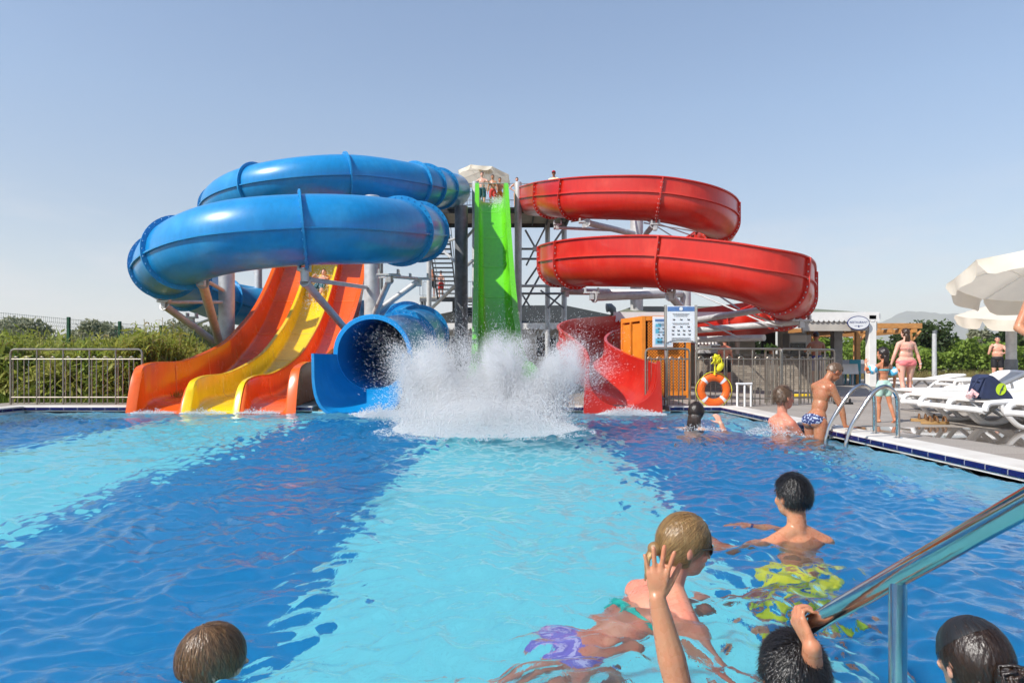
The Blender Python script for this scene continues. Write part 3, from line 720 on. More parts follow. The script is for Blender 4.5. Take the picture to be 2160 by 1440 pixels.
# ---- hut behind the tower
m_shingle = mat('dark roof shingles', (.020,.022,.019), .9, 0, .35, 5, bump=.6, bscale=9)
m_shingle2 = mat('greenish roof shingles', (.17,.19,.13), .85, 0, .3, 5, bump=.6, bscale=9)
m_fascia = mat('white painted board', (.80,.78,.74), .55, 0, .06, 3)
m_render = mat('cream render', (.50,.46,.40), .8, 0, .1, 2, bump=.1)
m_glass = mat('dark window glass', (.012,.014,.016), .06, 0, .2, 2)
m_black = mat('black', (.012,.012,.013), .5, 0, .2, 5)
def scallops(mb, a, b, z, r, t=.03):
    "a row of half rounds hanging under a board"
    a, b = Vector(a), Vector(b); L = (b-a).length; n = max(2, int(L/(2*r))); d = (b-a)/L; nn = Vector((d.y,-d.x,0))*t
    for k in range(n):
        c = a+d*(L*(k+.5)/n); rr = L/n/2; pts = [c+d*(rr*math.cos(PI+PI*j/8))+Vector((0,0,z-a.z+rr*1.1*math.sin(PI+PI*j/8))) for j in range(9)]
        mb.add(pts+[p+nn for p in pts], [tuple(range(9)), tuple(range(17,8,-1))]+[(j, j+9, j+10, j+1) for j in range(8)])
hut = thing('pool_hut', 'low hut with dark hipped roof and scalloped eaves behind the tower', 'hut', (.8, 40, 0))
x0, x1, y0, y1, ze, zr = -6.2, 7.4, 36.0, 46.0, 2.98, 4.35
b = MB(); b.add([(x0,y0,ze),(x1,y0,ze),(x1,y1,ze),(x0,y1,ze),(-1.8,41,zr),(3.2,41,zr)], [(0,1,5,4),(1,2,5),(2,3,4,5),(3,0,4),(0,3,2,1)]); b.build('roof', m_shingle, hut, smooth=False)
b = MB(); b.box(((x0+x1)/2, y0-.02, ze-.10), (x1-x0, .05, .22)); b.box((x0-.02,(y0+y1)/2,ze-.10), (.05,y1-y0-.06,.22)); b.box((x1+.02,(y0+y1)/2,ze-.10), (.05,y1-y0-.06,.22))
scallops(b, (x0,y0-.02,ze-.21), (x1,y0-.02,ze-.21), ze-.21, .11); b.build('fascia', m_fascia, hut, smooth=False)
b = MB(); b.box((.6, 42, 1.45), (12.2, 8.0, 2.9)); b.build('wall', m_render, hut, smooth=False)
for xx, w, z0, z1 in [(1.9,1.2,1.2,2.4),(3.6,1.3,1.2,2.4),(-3.4,1.2,1.2,2.4),(5.3,.95,.1,2.25),(-.6,1.1,1.2,2.4)]:
    wi = MB(); wi.box((xx, 37.985, (z0+z1)/2), (w, .05, z1-z0)); f = wi.build('window' if z0 > 1 else 'door', m_fascia, hut, smooth=False)
    wi = MB(); wi.box((xx-w*.24, 37.955, (z0+z1)/2), (w*.42, .02, z1-z0-.12)); wi.box((xx+w*.24, 37.955, (z0+z1)/2), (w*.42, .02, z1-z0-.12)); wi.build('pane', m_glass, f, smooth=False)
p = P(1294, 664, 33.5)
b = MB(); cc = [p+Vector((.0,0,.0-.4)), p+Vector((0,0,.12)), p+Vector((-.04,0,.26)), p+Vector((-.16,-.02,.36)), p+Vector((-.34,-.04,.34))]
vent = thing('vent_cowl', 'grey metal vent cowl bent sideways above the dark roof', 'vent', (p.x, p.y, 0))
b.tube([(p.x,p.y,.05)]+cc, [.13,.13,.15,.19,.21,.22], 16); b.build('duct', galv_dark, vent)

# ---- restaurant and bar
rest = thing('restaurant_building', 'open fronted restaurant bar with scalloped white eaves', 'restaurant', (9, 24, 0))
ze2 = 2.56
b = MB(); b.add([(3.4,22.9,ze2),(12.3,22.9,ze2),(12.3,29.0,ze2),(3.4,29.0,ze2),(4.6,26,3.05),(10.2,26,3.05)], [(0,1,5,4),(1,2,5),(2,3,4,5),(3,0,4),(0,3,2,1)]); b.build('roof', m_shingle2, rest, smooth=False)
b = MB(); b.box((7.85, 22.88, ze2-.08), (8.9, .05, .24)); b.box((12.33, 25.95, ze2-.08), (.05, 6.1, .24)); scallops(b, (3.4,22.87,ze2-.20), (12.32,22.87,ze2-.20), ze2-.20, .085); b.build('fascia', m_fascia, rest, smooth=False)
b = MB(); b.box((7.85,25.7,ze2-.05), (8.8,5.6,.03)); b.build('ceiling', m_render, rest, smooth=False)
b = MB(); b.box((6.4, 26.6, 1.28), (6.1, .15, 2.36)); b.build('wall', m_render, rest, smooth=False)
b = MB(); b.box((11.0, 22.95, 2.12), (2.5,.12,.30)); b.build('lintel', m_render, rest, smooth=False)
MB().box((9.95, 26.51, 1.15), (.55,.04,2.1)).build('door', m_black, rest)
fr = MB().box((8.6, 26.5, 1.62), (.42,.03,.42), bev=.01).build('wall_picture', m_fascia, rest)
MB().box((8.6, 26.475, 1.62), (.32,.02,.32)).build('print', mat('faded print', (.30,.31,.30), .6, 0, .6, 9), fr)
for x, y, w, mm in [(7.62,23.1,.12,m_render),(11.5,24.2,.30,mat('grey stone pillar', (.26,.25,.24), .8, 0, .2, 5, bump=.3)),(12.08,22.98,.25,m_fascia),(10.55,26.6,.3,m_render),(11.9,27.6,.26,m_fascia)]:
    MB().box((x, y, 1.3), (w, w, 2.4), bev=.01).build('pillar', mm, rest)
# stone-faced bar counter
bar = thing('bar_counter', 'stone faced bar counter with dark top behind the railing', 'bar counter', (7.6, 20.4, 0))
def stone_mat():
    m, n, l, b_ = nodes_of('stacked stone cladding'); tc = n.new('ShaderNodeTexCoord'); sx = n.new('ShaderNodeSeparateXYZ'); cx = n.new('ShaderNodeCombineXYZ'); l.new(tc.outputs['Object'], sx.inputs[0]); l.new(sx.outputs[0], cx.inputs[0]); l.new(sx.outputs[2], cx.inputs[1])
    br = n.new('ShaderNodeTexBrick'); br.inputs['Scale'].default_value = 1; br.inputs['Brick Width'].default_value = .22; br.inputs['Row Height'].default_value = .055; br.inputs['Mortar Size'].default_value = .004
    br.inputs['Color1'].default_value = (.42,.36,.28,1); br.inputs['Color2'].default_value = (.24,.20,.16,1); br.inputs['Mortar'].default_value = (.10,.09,.08,1); br.inputs['Bias'].default_value = -.1
    l.new(cx.outputs[0], br.inputs['Vector']); l.new(br.outputs['Color'], b_.inputs['Base Color']); b_.inputs['Roughness'].default_value = .85
    return m
MB().prism([(5.6,20.2),(8.9,20.2),(9.25,20.35),(9.4,20.7),(9.4,22.4),(9.0,22.4),(9.0,20.75),(8.8,20.6),(5.6,20.6)], DZ, 1.09).build('counter_front', stone_mat(), bar, smooth=False)
MB().prism([(5.5,20.05),(8.95,20.05),(9.38,20.22),(9.55,20.65),(9.55,22.5),(8.95,22.5),(8.95,20.8),(8.78,20.7),(5.5,20.7)], 1.092, 1.16).build('counter_top', mat('dark counter slab', (.05,.045,.04), .25, 0, .3, 6), bar, smooth=False)
fridge = thing('drinks_fridge', 'tall drinks fridge with dark glass door against the back wall', 'fridge', (10.85*.93, 25.6, DZ))
fx = P(1676, 720, 25.6).x
MB().box((fx,25.6,1.05), (.66,.6,1.9), bev=.02).build('cabinet', mat('fridge grey', (.45,.46,.47), .4), fridge)
MB().box((fx,25.285,.95), (.56,.03,1.35), bev=.01).build('door', m_glass, fridge); MB().box((fx,25.285,1.80), (.60,.03,.26), bev=.01).build('header_panel', m_fascia, fridge)
# things on the counter
p = P(1492, 740, 20.4); cm = thing('coffee_machine', 'grey espresso machine standing on the bar counter', 'coffee machine', (p.x, 20.4, 1.16))
MB().box((p.x,20.4,1.27), (.62,.4,.22), bev=.03).build('body', galv, cm); MB().box((p.x,20.4,1.42), (.68,.44,.06), bev=.02).build('cup_tray', steel, cm)
b = MB()
for k in range(6): b.lathe([(.03,0),(.045,.07),(.04,.075)], (p.x-.26+k*.105, 20.35, 1.45), 10)
for k in range(3): b.tube([(p.x-.2+k*.2,20.2,1.30),(p.x-.2+k*.2,20.08,1.27)], .02, 6)
b.build('cups_and_handles', m_fascia, cm)
p = P(1628, 738, 20.5); pl = thing('potted_plant', 'small green plant in a pot on the bar counter', 'plant', (p.x, 20.5, 1.16))
MB().lathe([(.07,1.16),(.10,1.28),(.09,1.28)], (p.x,20.5,0), 14).build('pot', mat('terracotta', (.35,.15,.08), .8), pl)
leaves('foliage', clump_points(220, (p.x,20.5,1.36), (.26,.16,.10), 8, rng), .09, leaf_mat('pot plant leaf', (.05,.10,.02), (.09,.16,.03)), pl)

def text_mesh(name, s, size, loc, rot, m, parent, ext=.002, sx=1., align='CENTER'):
    cu = bpy.data.curves.new(name, 'FONT'); cu.body = s; cu.size = size; cu.align_x = align; cu.align_y = 'CENTER'; cu.extrude = ext; cu.resolution_u = 3
    o = bpy.data.objects.new(name, cu); C.objects.link(o)
    me = bpy.data.meshes.new_from_object(o.evaluated_get(bpy.context.evaluated_depsgraph_get())); bpy.data.objects.remove(o)
    M = Matrix.Translation(Vector(loc)-ORG.get(parent.name, Vector((0,0,0)))) @ rot.to_4x4() @ Matrix.Diagonal((sx,1,1,1))
    me.transform(M); me.materials.clear(); me.materials.append(m); return link(name, me, parent)
FRONT = Matrix.Rotation(PI/2, 3, 'X')     # letters stand up and face -Y
m_navy = mat('navy print', (.015,.03,.16), .5)
m_paper = mat('white sign board', (.76,.77,.78), .4, 0, .03, 3)
p = P(1811, 681, 22.75)
sg = thing('restaurant_sign', 'oval white RESTAURANT sign with navy border under the eaves', 'sign', p)
def oval(rx, rz, y, t, n=36): return MB().sweep([Vector((p.x,y,p.z)), Vector((p.x,y+t,p.z))], [(Vector((1,0,0)), Vector((0,0,1)))]*2, [(rx*math.cos(2*PI*k/n), rz*math.sin(2*PI*k/n)) for k in range(n)], caps=True)
oval(.37,.235,p.y,.03).build('board', m_navy, sg); oval(.345,.21,p.y-.006,.005).build('face', m_paper, sg)
text_mesh('lettering', 'RESTAURANT', .098, (p.x, p.y-.009, p.z+.02), FRONT, m_navy, sg)
b = MB(); b.lathe([(.001,0),(.03,.004),(.001,.008)], (p.x,p.y-.008,p.z-.11), 10, (0,-1,0)); b.box((p.x-.09,p.y-.008,p.z-.10), (.1,.004,.010)); b.box((p.x+.09,p.y-.008,p.z-.10), (.1,.004,.010)); b.build('ornament', m_navy, sg)
# pergola and tables
m_timber = mat('orange stained timber', (.50,.235,.07), .6, 0, .25, 6, bump=.2, stretch=(1,1,6))
perg = thing('timber_pergola', 'orange stained timber pergola beside the restaurant', 'pergola', (14, 28, 0))
for y, xa, xb in ((25.6, 11.6, 15.35), (29.6, 11.6, 15.6)):
    MB().box(((xa+xb)/2, y, 2.28), (xb-xa, .14, .2), bev=.01).build('beam', m_timber, perg)
for k in range(8): MB().box((11.9+k*.44, 27.6, 2.09), (.09, 4.6, .14), bev=.008).build('rafter', m_timber, perg)
for x, y in ((12.95,25.6),(14.9,25.6),(12.95,29.6),(14.9,29.6)):
    po = MB(); po.box((x, y, 1.1), (.16,.16,2.0), bev=.01); po.tube([(x+.03,y,1.65),(x+.42,y,2.1)], .05, 6); po.build('post', m_timber, perg)
m_cloth = mat('white tablecloth', (.70,.70,.71), .85, 0, .04, 4, bump=.2, bscale=9); m_teal = mat('teal chair paint', (.02,.24,.30), .5); m_chair = mat('pale grey chair', (.45,.46,.48), .5)
def dining(px, d, label, k):
    p = P(px, 780, d); t = thing('dining_table', label, 'table', (p.x, d, DZ), 'dining tables under the pergola')
    b = MB(); b.box((p.x,d,.83), (.9,.9,.04), bev=.01); b.build('tabletop', m_chair, t)
    for sx in (-.35,.35):
        for sy in (-.35,.35): MB().box((p.x+sx,d+sy,.46), (.05,.05,.71)).build('leg', m_chair, t)
    b = MB(); q = .47; n = 40; up = []; lo = []
    for j in range(n):
        a = 2*PI*j/n; c_, s_ = math.cos(a), math.sin(a); k2 = q/max(abs(c_), abs(s_)); w = .02*math.sin(j*2.4)
        up.append((p.x+c_*k2, d+s_*k2, .858)); lo.append((p.x+c_*(k2+.03+w), d+s_*(k2+.03+w), .50))
    b.add(up+lo, [tuple(range(n))]+[(j, (j+1)%n, n+(j+1)%n, n+j) for j in range(n)]); c2 = b.build('tablecloth', m_cloth, None, angle=0)
    tag(c2, 'white cloth hanging over '+label.replace('dining table', 'the dining table'), 'tablecloth', 'white tablecloths')
def dchair(px, d, label, m, rz=0.):
    p = P(px, 780, d); t = thing('dining_chair', label, 'chair', (p.x, d, DZ), 'dining chairs under the pergola')
    X, Y = p.x, d
    MB().box((X,Y,.54), (.42,.42,.05), bev=.015).build('seat', m, t); MB().box((X,Y-.2,.80), (.42,.05,.44), bev=.015).build('backrest', m, t)
    for sx in (-.18,.18):
        for sy in (-.18,.18): MB().box((X+sx,Y+sy,.31), (.04,.04,.42)).build('leg', m, t)
dining(1768, 24.9, 'dining table nearest the stone pillar', 0); dining(1822, 26.6, 'dining table next to the white pillar', 1); dining(1787, 29.3, 'dining table farthest back under the pergola', 2)
dchair(1798, 25.4, 'teal dining chair between the cloth covered tables', m_teal); dchair(1810, 27.6, 'grey dining chair at the table by the white pillar', m_chair); dchair(1780, 27.0, 'grey dining chair behind the table by the stone pillar', m_chair)

# ---- orange lattice cabin with poster
m_cabin = mat('orange painted wood', (.70,.22,.015), .55, 0, .12, 5, bump=.12)
m_cabin_in = mat('cabin shade board', (.045,.016,.005), .7, 0, .15, 5)  # shade behind the lattice holes is put into this near-black colour
A = P(1357, 700, 14.9); Bq = P(1452, 700, 14.9); L0 = P(1314, 700, 15.9)
cab = thing('lattice_cabin', 'orange wooden lattice cabin beside the red exit', 'cabin', (A.x, A.y, DZ))
ztop = 1.92; fw = Bq.x-A.x; back = Vector((L0.x-A.x, L0.y-A.y, 0))
b = MB(); q = [Vector((A.x,A.y,0)), Vector((Bq.x,A.y,0)), Vector((Bq.x,A.y,0))+back, Vector((A.x,A.y,0))+back]
for k, c_ in enumerate(q): b.box(c_+Vector((0,0,(DZ+ztop)/2)), (.09,.09,ztop-DZ), bev=.008)
b.build('corner_posts', m_cabin, cab)
for z in (ztop-.05, DZ+.14):
    b = MB()
    for a, c_ in ((q[0],q[1]),(q[1],q[2]),(q[3],q[0]),(q[2],q[3])):
        dv = c_-a; L = dv.length-.088; b.box((a+c_)/2+Vector((0,0,z)), (L,.07,.10), Matrix.Rotation(math.atan2(dv.y,dv.x), 3, 'Z'))
    b.build('frame', m_cabin, cab, smooth=False)
def lattice(a, c_, z0, z1, out, name):
    "crossed slats filling a panel"
    dv = c_-a; W_ = dv.length; dv = dv/W_; mb = MB(); hh = z1-z0; pitch = .066
    for sgn, off in ((1, 0.), (-1, .007)):
        n = int((W_+hh)/pitch)
        for k in range(1, n):
            s = k*pitch
            if sgn > 0: u0, v0 = (s, 0) if s < W_ else (W_, s-W_); u1, v1 = (0, s) if s < hh else (s-hh, hh)
            else: u0, v0 = (W_-s, 0) if s < W_ else (0, s-W_); u1, v1 = (W_, s) if s < hh else (W_-(s-hh), hh)
            p0 = a+dv*u0+Vector((0,0,z0+v0))+out*off; p1 = a+dv*u1+Vector((0,0,z0+v1))+out*off; t = (p1-p0)
            if t.length < .02: continue
            w = t.normalized().cross(out)*.0115; o = out*.006
            mb.add([p0-w, p0+w, p1+w, p1-w, p0-w+o, p0+w+o, p1+w+o, p1-w+o], [(0,1,2,3),(7,6,5,4),(0,4,5,1),(1,5,6,2),(2,6,7,3),(3,7,4,0)])
    return mb.build(name, m_cabin, cab, smooth=False)
lattice(q[0]+Vector((.09,0,0)), q[1]-Vector((.09,0,0)), DZ+.2, ztop-.1, Vector((0,-1,0)), 'lattice_panel')
nside = Vector((-back.y, back.x, 0)).normalized()
for a, c_ in ((.05,.48),(.54,.95)):
    mb = MB(); s0, s1 = q[0]+back*a, q[0]+back*c_; cm_ = (s0+s1)/2
    ang = math.atan2(back.y, back.x); R_ = Matrix.Rotation(ang, 3, 'Z')
    mb.box(cm_+Vector((0,0,(DZ+ztop)/2)), ((s1-s0).length, .03, ztop-DZ-.3), R_); mb.box(s0+Vector((0,0,(DZ+ztop)/2))+nside*.02, (.05,.05,ztop-DZ-.2), R_)
    mb.build('side_board', m_cabin, cab, smooth=False)
MB().box(((q[0]+q[1])/2+Vector((0,.10,(DZ+ztop)/2))), (fw-.1,.03,ztop-DZ-.2)).build('shade_board', m_cabin_in, cab)
b = MB(); b.add([q[0]+Vector((-.03,-.03,ztop)),q[1]+Vector((.03,-.03,ztop)),q[2]+Vector((.03,.03,ztop)),q[3]+Vector((-.03,.03,ztop))], [(0,1,2,3)]); b.build('roof_board', m_cabin, cab, smooth=False)

m_sky_print = mat('blue print', (.05,.22,.55), .5, 0, .5, 9); m_ink = mat('black ink', (.015,.015,.02), .6)
m_hdr = mat('header blue', (.10,.20,.42), .45); m_blueink = mat('light blue print', (.12,.45,.62), .5)
def notice(parent, p, w, h, header, rows, seed, y=-.012):
    "rows of little pictograms and lines of small print on a board centred at p"
    r = random.Random(seed); Y = p.y+y
    hd = MB(); hd.box((p.x, Y, p.z+h/2-header/2), (w, .004, header)); hd.build('header_band', m_hdr, parent, smooth=False)
    tx = MB(); z = p.z+h/2-header-.05
    def line(zz, wid):
        x = -wid/2
        while x < wid/2-.01:
            L = .008+.016*r.random(); tx.box((p.x+x+L/2, Y-.001, zz), (L, .003, .0065)); x += L+.006
    for k in range(3): line(z-k*.022, w*(.62-.06*k))
    z -= .105
    for ri, n in enumerate(rows):
        for k in range(n):
            x = p.x+(k-(n-1)/2)*w*.82/max(n, 3); s = .026
            tx.add([(x-s, Y-.004, z-.014), (x+s, Y-.004, z-.014), (x+s, Y-.004, z+.012), (x+s, Y-.001, z-.014)], [(0,1,2),(0,3,1),(1,3,2),(0,2,3)])
            tx.ell((x-.012, Y-.003, z+.008), (.007,.003,.007), None, 8, 5); tx.box((x-.002, Y-.003, z+.002), (.016,.003,.006), Matrix.Rotation(.5, 3, 'Y'))
        z -= .07
        if ri == 0: line(z, w*.66); line(z-.02, w*.6); z -= .065
    for k in range(3): line(p.z-h/2+.035+.02*k, w*.7)
    tx.build('pictograms_and_print', m_ink, parent, smooth=False)
p = P(1398, 700, 14.80); po = thing('safety_poster', 'white framed blue pictogram poster fixed to the orange lattice cabin', 'poster', p)
MB().box(p, (.44,.025,.66), bev=.006).build('frame', m_paper, po); MB().box(p+Vector((0,-.0135,0)), (.36,.006,.56)).build('sheet', mat('pale blue sheet', (.55,.68,.78), .5, 0, .25, 6), po)
for k, (dx, dz, ww, hh) in enumerate([(-.1,.14,.12,.07),(-.09,-.20,.14,.12),(.08,-.02,.14,.05),(-.12,.02,.08,.1)]): MB().box(p+Vector((dx,-.0175,dz)), (ww,.003,hh)).build('picture_patch', m_blueink, po)
notice(po, p, .34, .56, .05, (3,3,4,4), 5, y=-.020)
p = P(1436, 684, 12.75); bo = thing('rules_board', 'tall white pool rules board with blue header on steel posts', 'sign', (p.x, p.y, DZ))
MB().box(p, (.52,.03,.68), bev=.006).build('board', m_paper, bo); notice(bo, p, .50, .66, .085, (3,3,4,4), 9, y=-.017)
MB().lathe([(.001,0),(.035,.002),(.001,.004)], p+Vector((0,-.022,.287)), 12, (0,-1,0)).build('emblem', m_paper, bo)
for sx in (-.285, .285):
    MB().tube([(p.x+sx,p.y,DZ), (p.x+sx,p.y,p.z+.36)], .026, 12).build('post', polished, bo)
b = MB(); pts = [(p.x-.285,p.y-.05,p.z-.62)]+[(p.x-.285+.57*t, p.y-.05, p.z-.36+.06*math.sin(PI*t)**.5-.0) for t in np.linspace(0,1,9)]+[(p.x+.285,p.y-.05,p.z-.62)]
b.tube(pts, .014, 8); b.build('hoop', polished, bo)

# ---- railings with hooped balusters
def hoop_fence(name, label, cat, pts, group=None, zb=DZ, h=1.06, first_end=True, skip=0.):
    t = thing(name, label, cat, (pts[0][0], pts[0][1], zb), group)
    for si in range(len(pts)-1):
        a, c_ = Vector((*pts[si], zb)), Vector((*pts[si+1], zb)); L = (c_-a).length; d = (c_-a)/L; up = Vector((0,0,1))
        e = .07
        MB().tube([a+up*.0, a+up*(h-e), a+up*(h-.02)+d*.02, a+up*h+d*e, c_+up*h-d*e, c_+up*(h-.02)-d*.02, c_+up*(h-e), c_], .020, 10).build('top_rail', rail_steel, t)
        MB().tube([a+up*(h-.19), c_+up*(h-.19)], .013, 8).build('middle_rail', rail_steel, t)
        MB().tube([a+up*.14, c_+up*.14], .013, 8).build('bottom_rail', rail_steel, t)
        n = max(1, round(L/.52)); w = L/n
        for k in range(n):
            s = a+d*(w*k)
            if k: MB().tube([s, s+up*h], .016, 8).build('post', rail_steel, t)
            for o in (.18, .60):
                c0 = s+d*(w*o); rr = w*.088
                pts_ = [c0-d*rr+up*.02]+[c0+d*(rr*math.cos(PI-PI*j/8))+up*(h-.20+.01+rr*math.sin(PI*j/8)) for j in range(9)]+[c0+d*rr+up*.02]
                MB().tube(pts_, .0105, 7).build('hoop_baluster', rail_steel, t)
    return t
FG = 'steel hoop railings round the pool'
hoop_fence('pool_railing', 'steel hoop railing in front of the reeds left of the slides', 'railing', [(-9.62, 13.1), (-7.10, 13.1)], FG)
hoop_fence('pool_railing', 'short steel hoop railing between red exit and rules board', 'railing', [(2.47, 12.62), (3.28, 12.62)], FG)
hoop_fence('pool_railing', 'steel hoop railing carrying the orange life ring', 'railing', [(3.40, 12.62), (4.98, 12.66)], FG)
hoop_fence('pool_railing', 'steel hoop gate standing open between two railings', 'gate', [(5.02, 12.70), (5.05, 13.6), ], FG)
hoop_fence('pool_railing', 'steel hoop railing in front of the stone bar counter', 'railing', [(5.06, 12.85), (6.42, 13.60), (6.46, 14.9)], FG)
# ================================================================== PLANTS AND THE MESH FENCE
m_olive = leaf_mat('grey green leaf', (.26,.27,.165), (.38,.38,.25))
m_dark = leaf_mat('dark bush leaf', (.035,.065,.018), (.070,.105,.028))
m_vine = leaf_mat('bright vine leaf', (.12,.20,.022), (.24,.33,.05))
m_reed = leaf_mat('reed leaf', (.20,.25,.030), (.38,.38,.075), .4)
m_reed_dry = leaf_mat('dry reed leaf', (.33,.25,.11), (.24,.20,.07), .3)
TG = 'trees beyond the green mesh fence'
for i, (px, d, h, rx, rz, lab) in enumerate([
    (48,30,3.0,1.5,.95,'grey green tree farthest left beyond the mesh fence'),
    (205,33,3.15,1.35,1.0,'round grey green tree between the second and third fence posts'),
    (262,36,2.9,1.0,.85,'small grey green tree right behind the third fence post'),
    (318,35,3.1,1.1,1.0,'loose grey green tree behind the fourth fence post'),
    (405,37,3.4,1.7,1.15,'wide olive tree seen behind the slanted column arms'),
    (125,38,2.3,1.0,.7,'low olive bush tree behind the gap in the reeds'),
    (-60,33,3.2,1.6,1.1,'olive tree cut by the left edge of the picture'),
    (455,42,3.0,1.3,.9,'olive tree mostly hidden behind the thick column')]):
    p = P(px, 765, d); tree(lab, (p.x, d, .05), h, (rx, rx, rz), 4600, .115, m_olive, TG, 40+i)
def blades(n, fx, fy, fh, r, dry=.12):
    "arching strap leaves on leaning stems; returns vertices, quads and a dry flag per leaf"
    V = []; D = []
    for _ in range(n):
        x, y = fx(), fy(); hh = fh(x, y); lean = r.normal(size=2)*.10*hh; k = int(7+r.random()*5); dr = r.random() < dry
        for j in range(k):
            t = .12+.88*(j+r.random()*.6)/k; b0 = np.array([x+lean[0]*t*t, y+lean[1]*t*t, .05+hh*t]); a = r.random()*6.28; L = (.22+.22*r.random())*(1.1-.4*abs(t-.5)); up = .55+.5*r.random()
            dirh = np.array([math.cos(a), math.sin(a), 0]); side = np.array([-dirh[1], dirh[0], 0])*(.015+.016*r.random())
            pts = [b0+dirh*L*q*.85+np.array([0,0,L*(up*q-.80*q*q)]) for q in (0,.35,.7,1.)]
            wd = (.6,1.,.75,.05)
            V.append([[p_-side*w, p_+side*w] for p_, w in zip(pts, wd)]); D.append(dr)
        s = np.array([x, y, .05]); e = np.array([x+lean[0], y+lean[1], .05+hh]); wv = np.array([.007, 0, 0])
        V.append([[s+(e-s)*q-wv, s+(e-s)*q+wv] for q in (0,.33,.66,1.)]); D.append(dr)
    return np.array(V).reshape(-1, 8, 3), np.array(D)
def blade_mesh(name, V, m):
    n = len(V); base = (np.arange(n)*8)[:, None, None]; q = np.array([[0,1,3,2],[2,3,5,4],[4,5,7,6]])[None]
    return np_mesh(name, V, (base+q).reshape(-1, 4), m, None, True)
r = np.random.default_rng(21)
def reed_h(x, y): return .92+.22*math.sin(x*1.7+y*.6)+.20*math.sin(x*4.1+1)+.16*r.normal()+.03*(y-14)
V1, D1 = blades(1500, lambda: -12.4+5.2*r.random(), lambda: 13.9+1.6*r.random()**1.3, reed_h, r)
V2, D2 = blades(1100, lambda: -14.5+6.3*r.random(), lambda: 15.5+6.5*r.random(), lambda x, y: reed_h(x, y)+.12, r)
k2 = (V2[:, 0, 0] < -7.75); V2, D2 = V2[k2], D2[k2]
k1 = (V1[:, 0, 0] < -7.35) | (V1[:, 0, 1] < 13.6); V1, D1 = V1[k1], D1[k1]
V = np.concatenate([V1, V2]); D = np.concatenate([D1, D2])
tag(blade_mesh('reed_bed', V[~D], m_reed), kind='stuff'); tag(blade_mesh('dry_reeds', V[D], m_reed_dry), kind='stuff')
n = 15000; x = -12.6+5.4*r.random(n); y = 13.7+5.5*r.random(n)**1.4; kk = x < -7.6-.06*(y-13); x, y = x[kk], y[kk]
hh = np.array([reed_h(a, b_) for a, b_ in zip(x, y)]); z = .1+hh*(1-.75*r.random(len(x))**1.7)
tag(leaves('reed_leaves', np.stack([x, y, z], 1), .055, leaf_mat('broad reed leaf', (.22,.29,.035), (.42,.40,.09), .4), long=4.6, flat=.35, r=r), kind='stuff')
# grass tufts along the edge of the paving
def grass(n, fx, fy, hh, r):
    x, y = fx(n), fy(n); a = r.random(n)*6.28; h_ = hh*(.5+r.random(n)); w = .006+.006*r.random(n)
    b0 = np.stack([x, y, np.full(n, .04)], 1); sd = np.stack([np.cos(a), np.sin(a), 0*a], 1)*w[:, None]; tp = b0+np.stack([r.normal(size=n)*.4*h_, r.normal(size=n)*.4*h_, h_], 1)
    V = np.stack([b0-sd, b0+sd, tp+sd*.1, tp-sd*.1], 1); return V
V = grass(9000, lambda n: -12+5.2*r.random(n), lambda n: 13.75+.7*r.random(n), .22, r)
tag(np_mesh('grass', V, np.arange(4*len(V)).reshape(-1, 4), m_vine), kind='stuff')
# green welded mesh fence
m_fpost = mat('dark green fence paint', (.008,.075,.030), .5, 0, .15, 6)
fence = thing('mesh_fence', 'dark green welded mesh fence behind the reeds', 'fence', (-11.7, 16, 0))
fp = [(-12.0,13.3,2.12),(-11.9,15.75,2.12),(-11.82,18.2,2.12),(-11.55,20.1,2.12),(-11.42,22.2,2.12),(-11.5,24.7,2.12),(-11.6,27.3,2.12),(-11.7,30,2.12)]
for x, y, z in fp: MB().box((x,y,z/2), (.075,.075,z), bev=.006).build('fence_post', m_fpost, fence)
mb = MB()
for (xa,ya,z),(xb,yb,_) in zip(fp, fp[1:]):
    a, c_ = Vector((xa,ya,0)), Vector((xb,yb,0)); n = 34
    for k in range(1, n):
        q = a.lerp(c_, k/n); mb.tube([q+Vector((0,0,.1)), q+Vector((0,0,1.75)), q+Vector((.05,0,1.85)), q+Vector((0,0,1.95)), q+Vector((0,0,2.08))], .003, 3, caps=False)
    for zz, o in ((.3,0),(.9,0),(1.5,0),(1.75,0),(1.85,.05),(1.95,0),(2.06,0)): mb.tube([a+Vector((o,0,zz)), c_+Vector((o,0,zz))], .004, 3, caps=False)
mb.build('mesh_panel', m_fpost, fence, smooth=False)

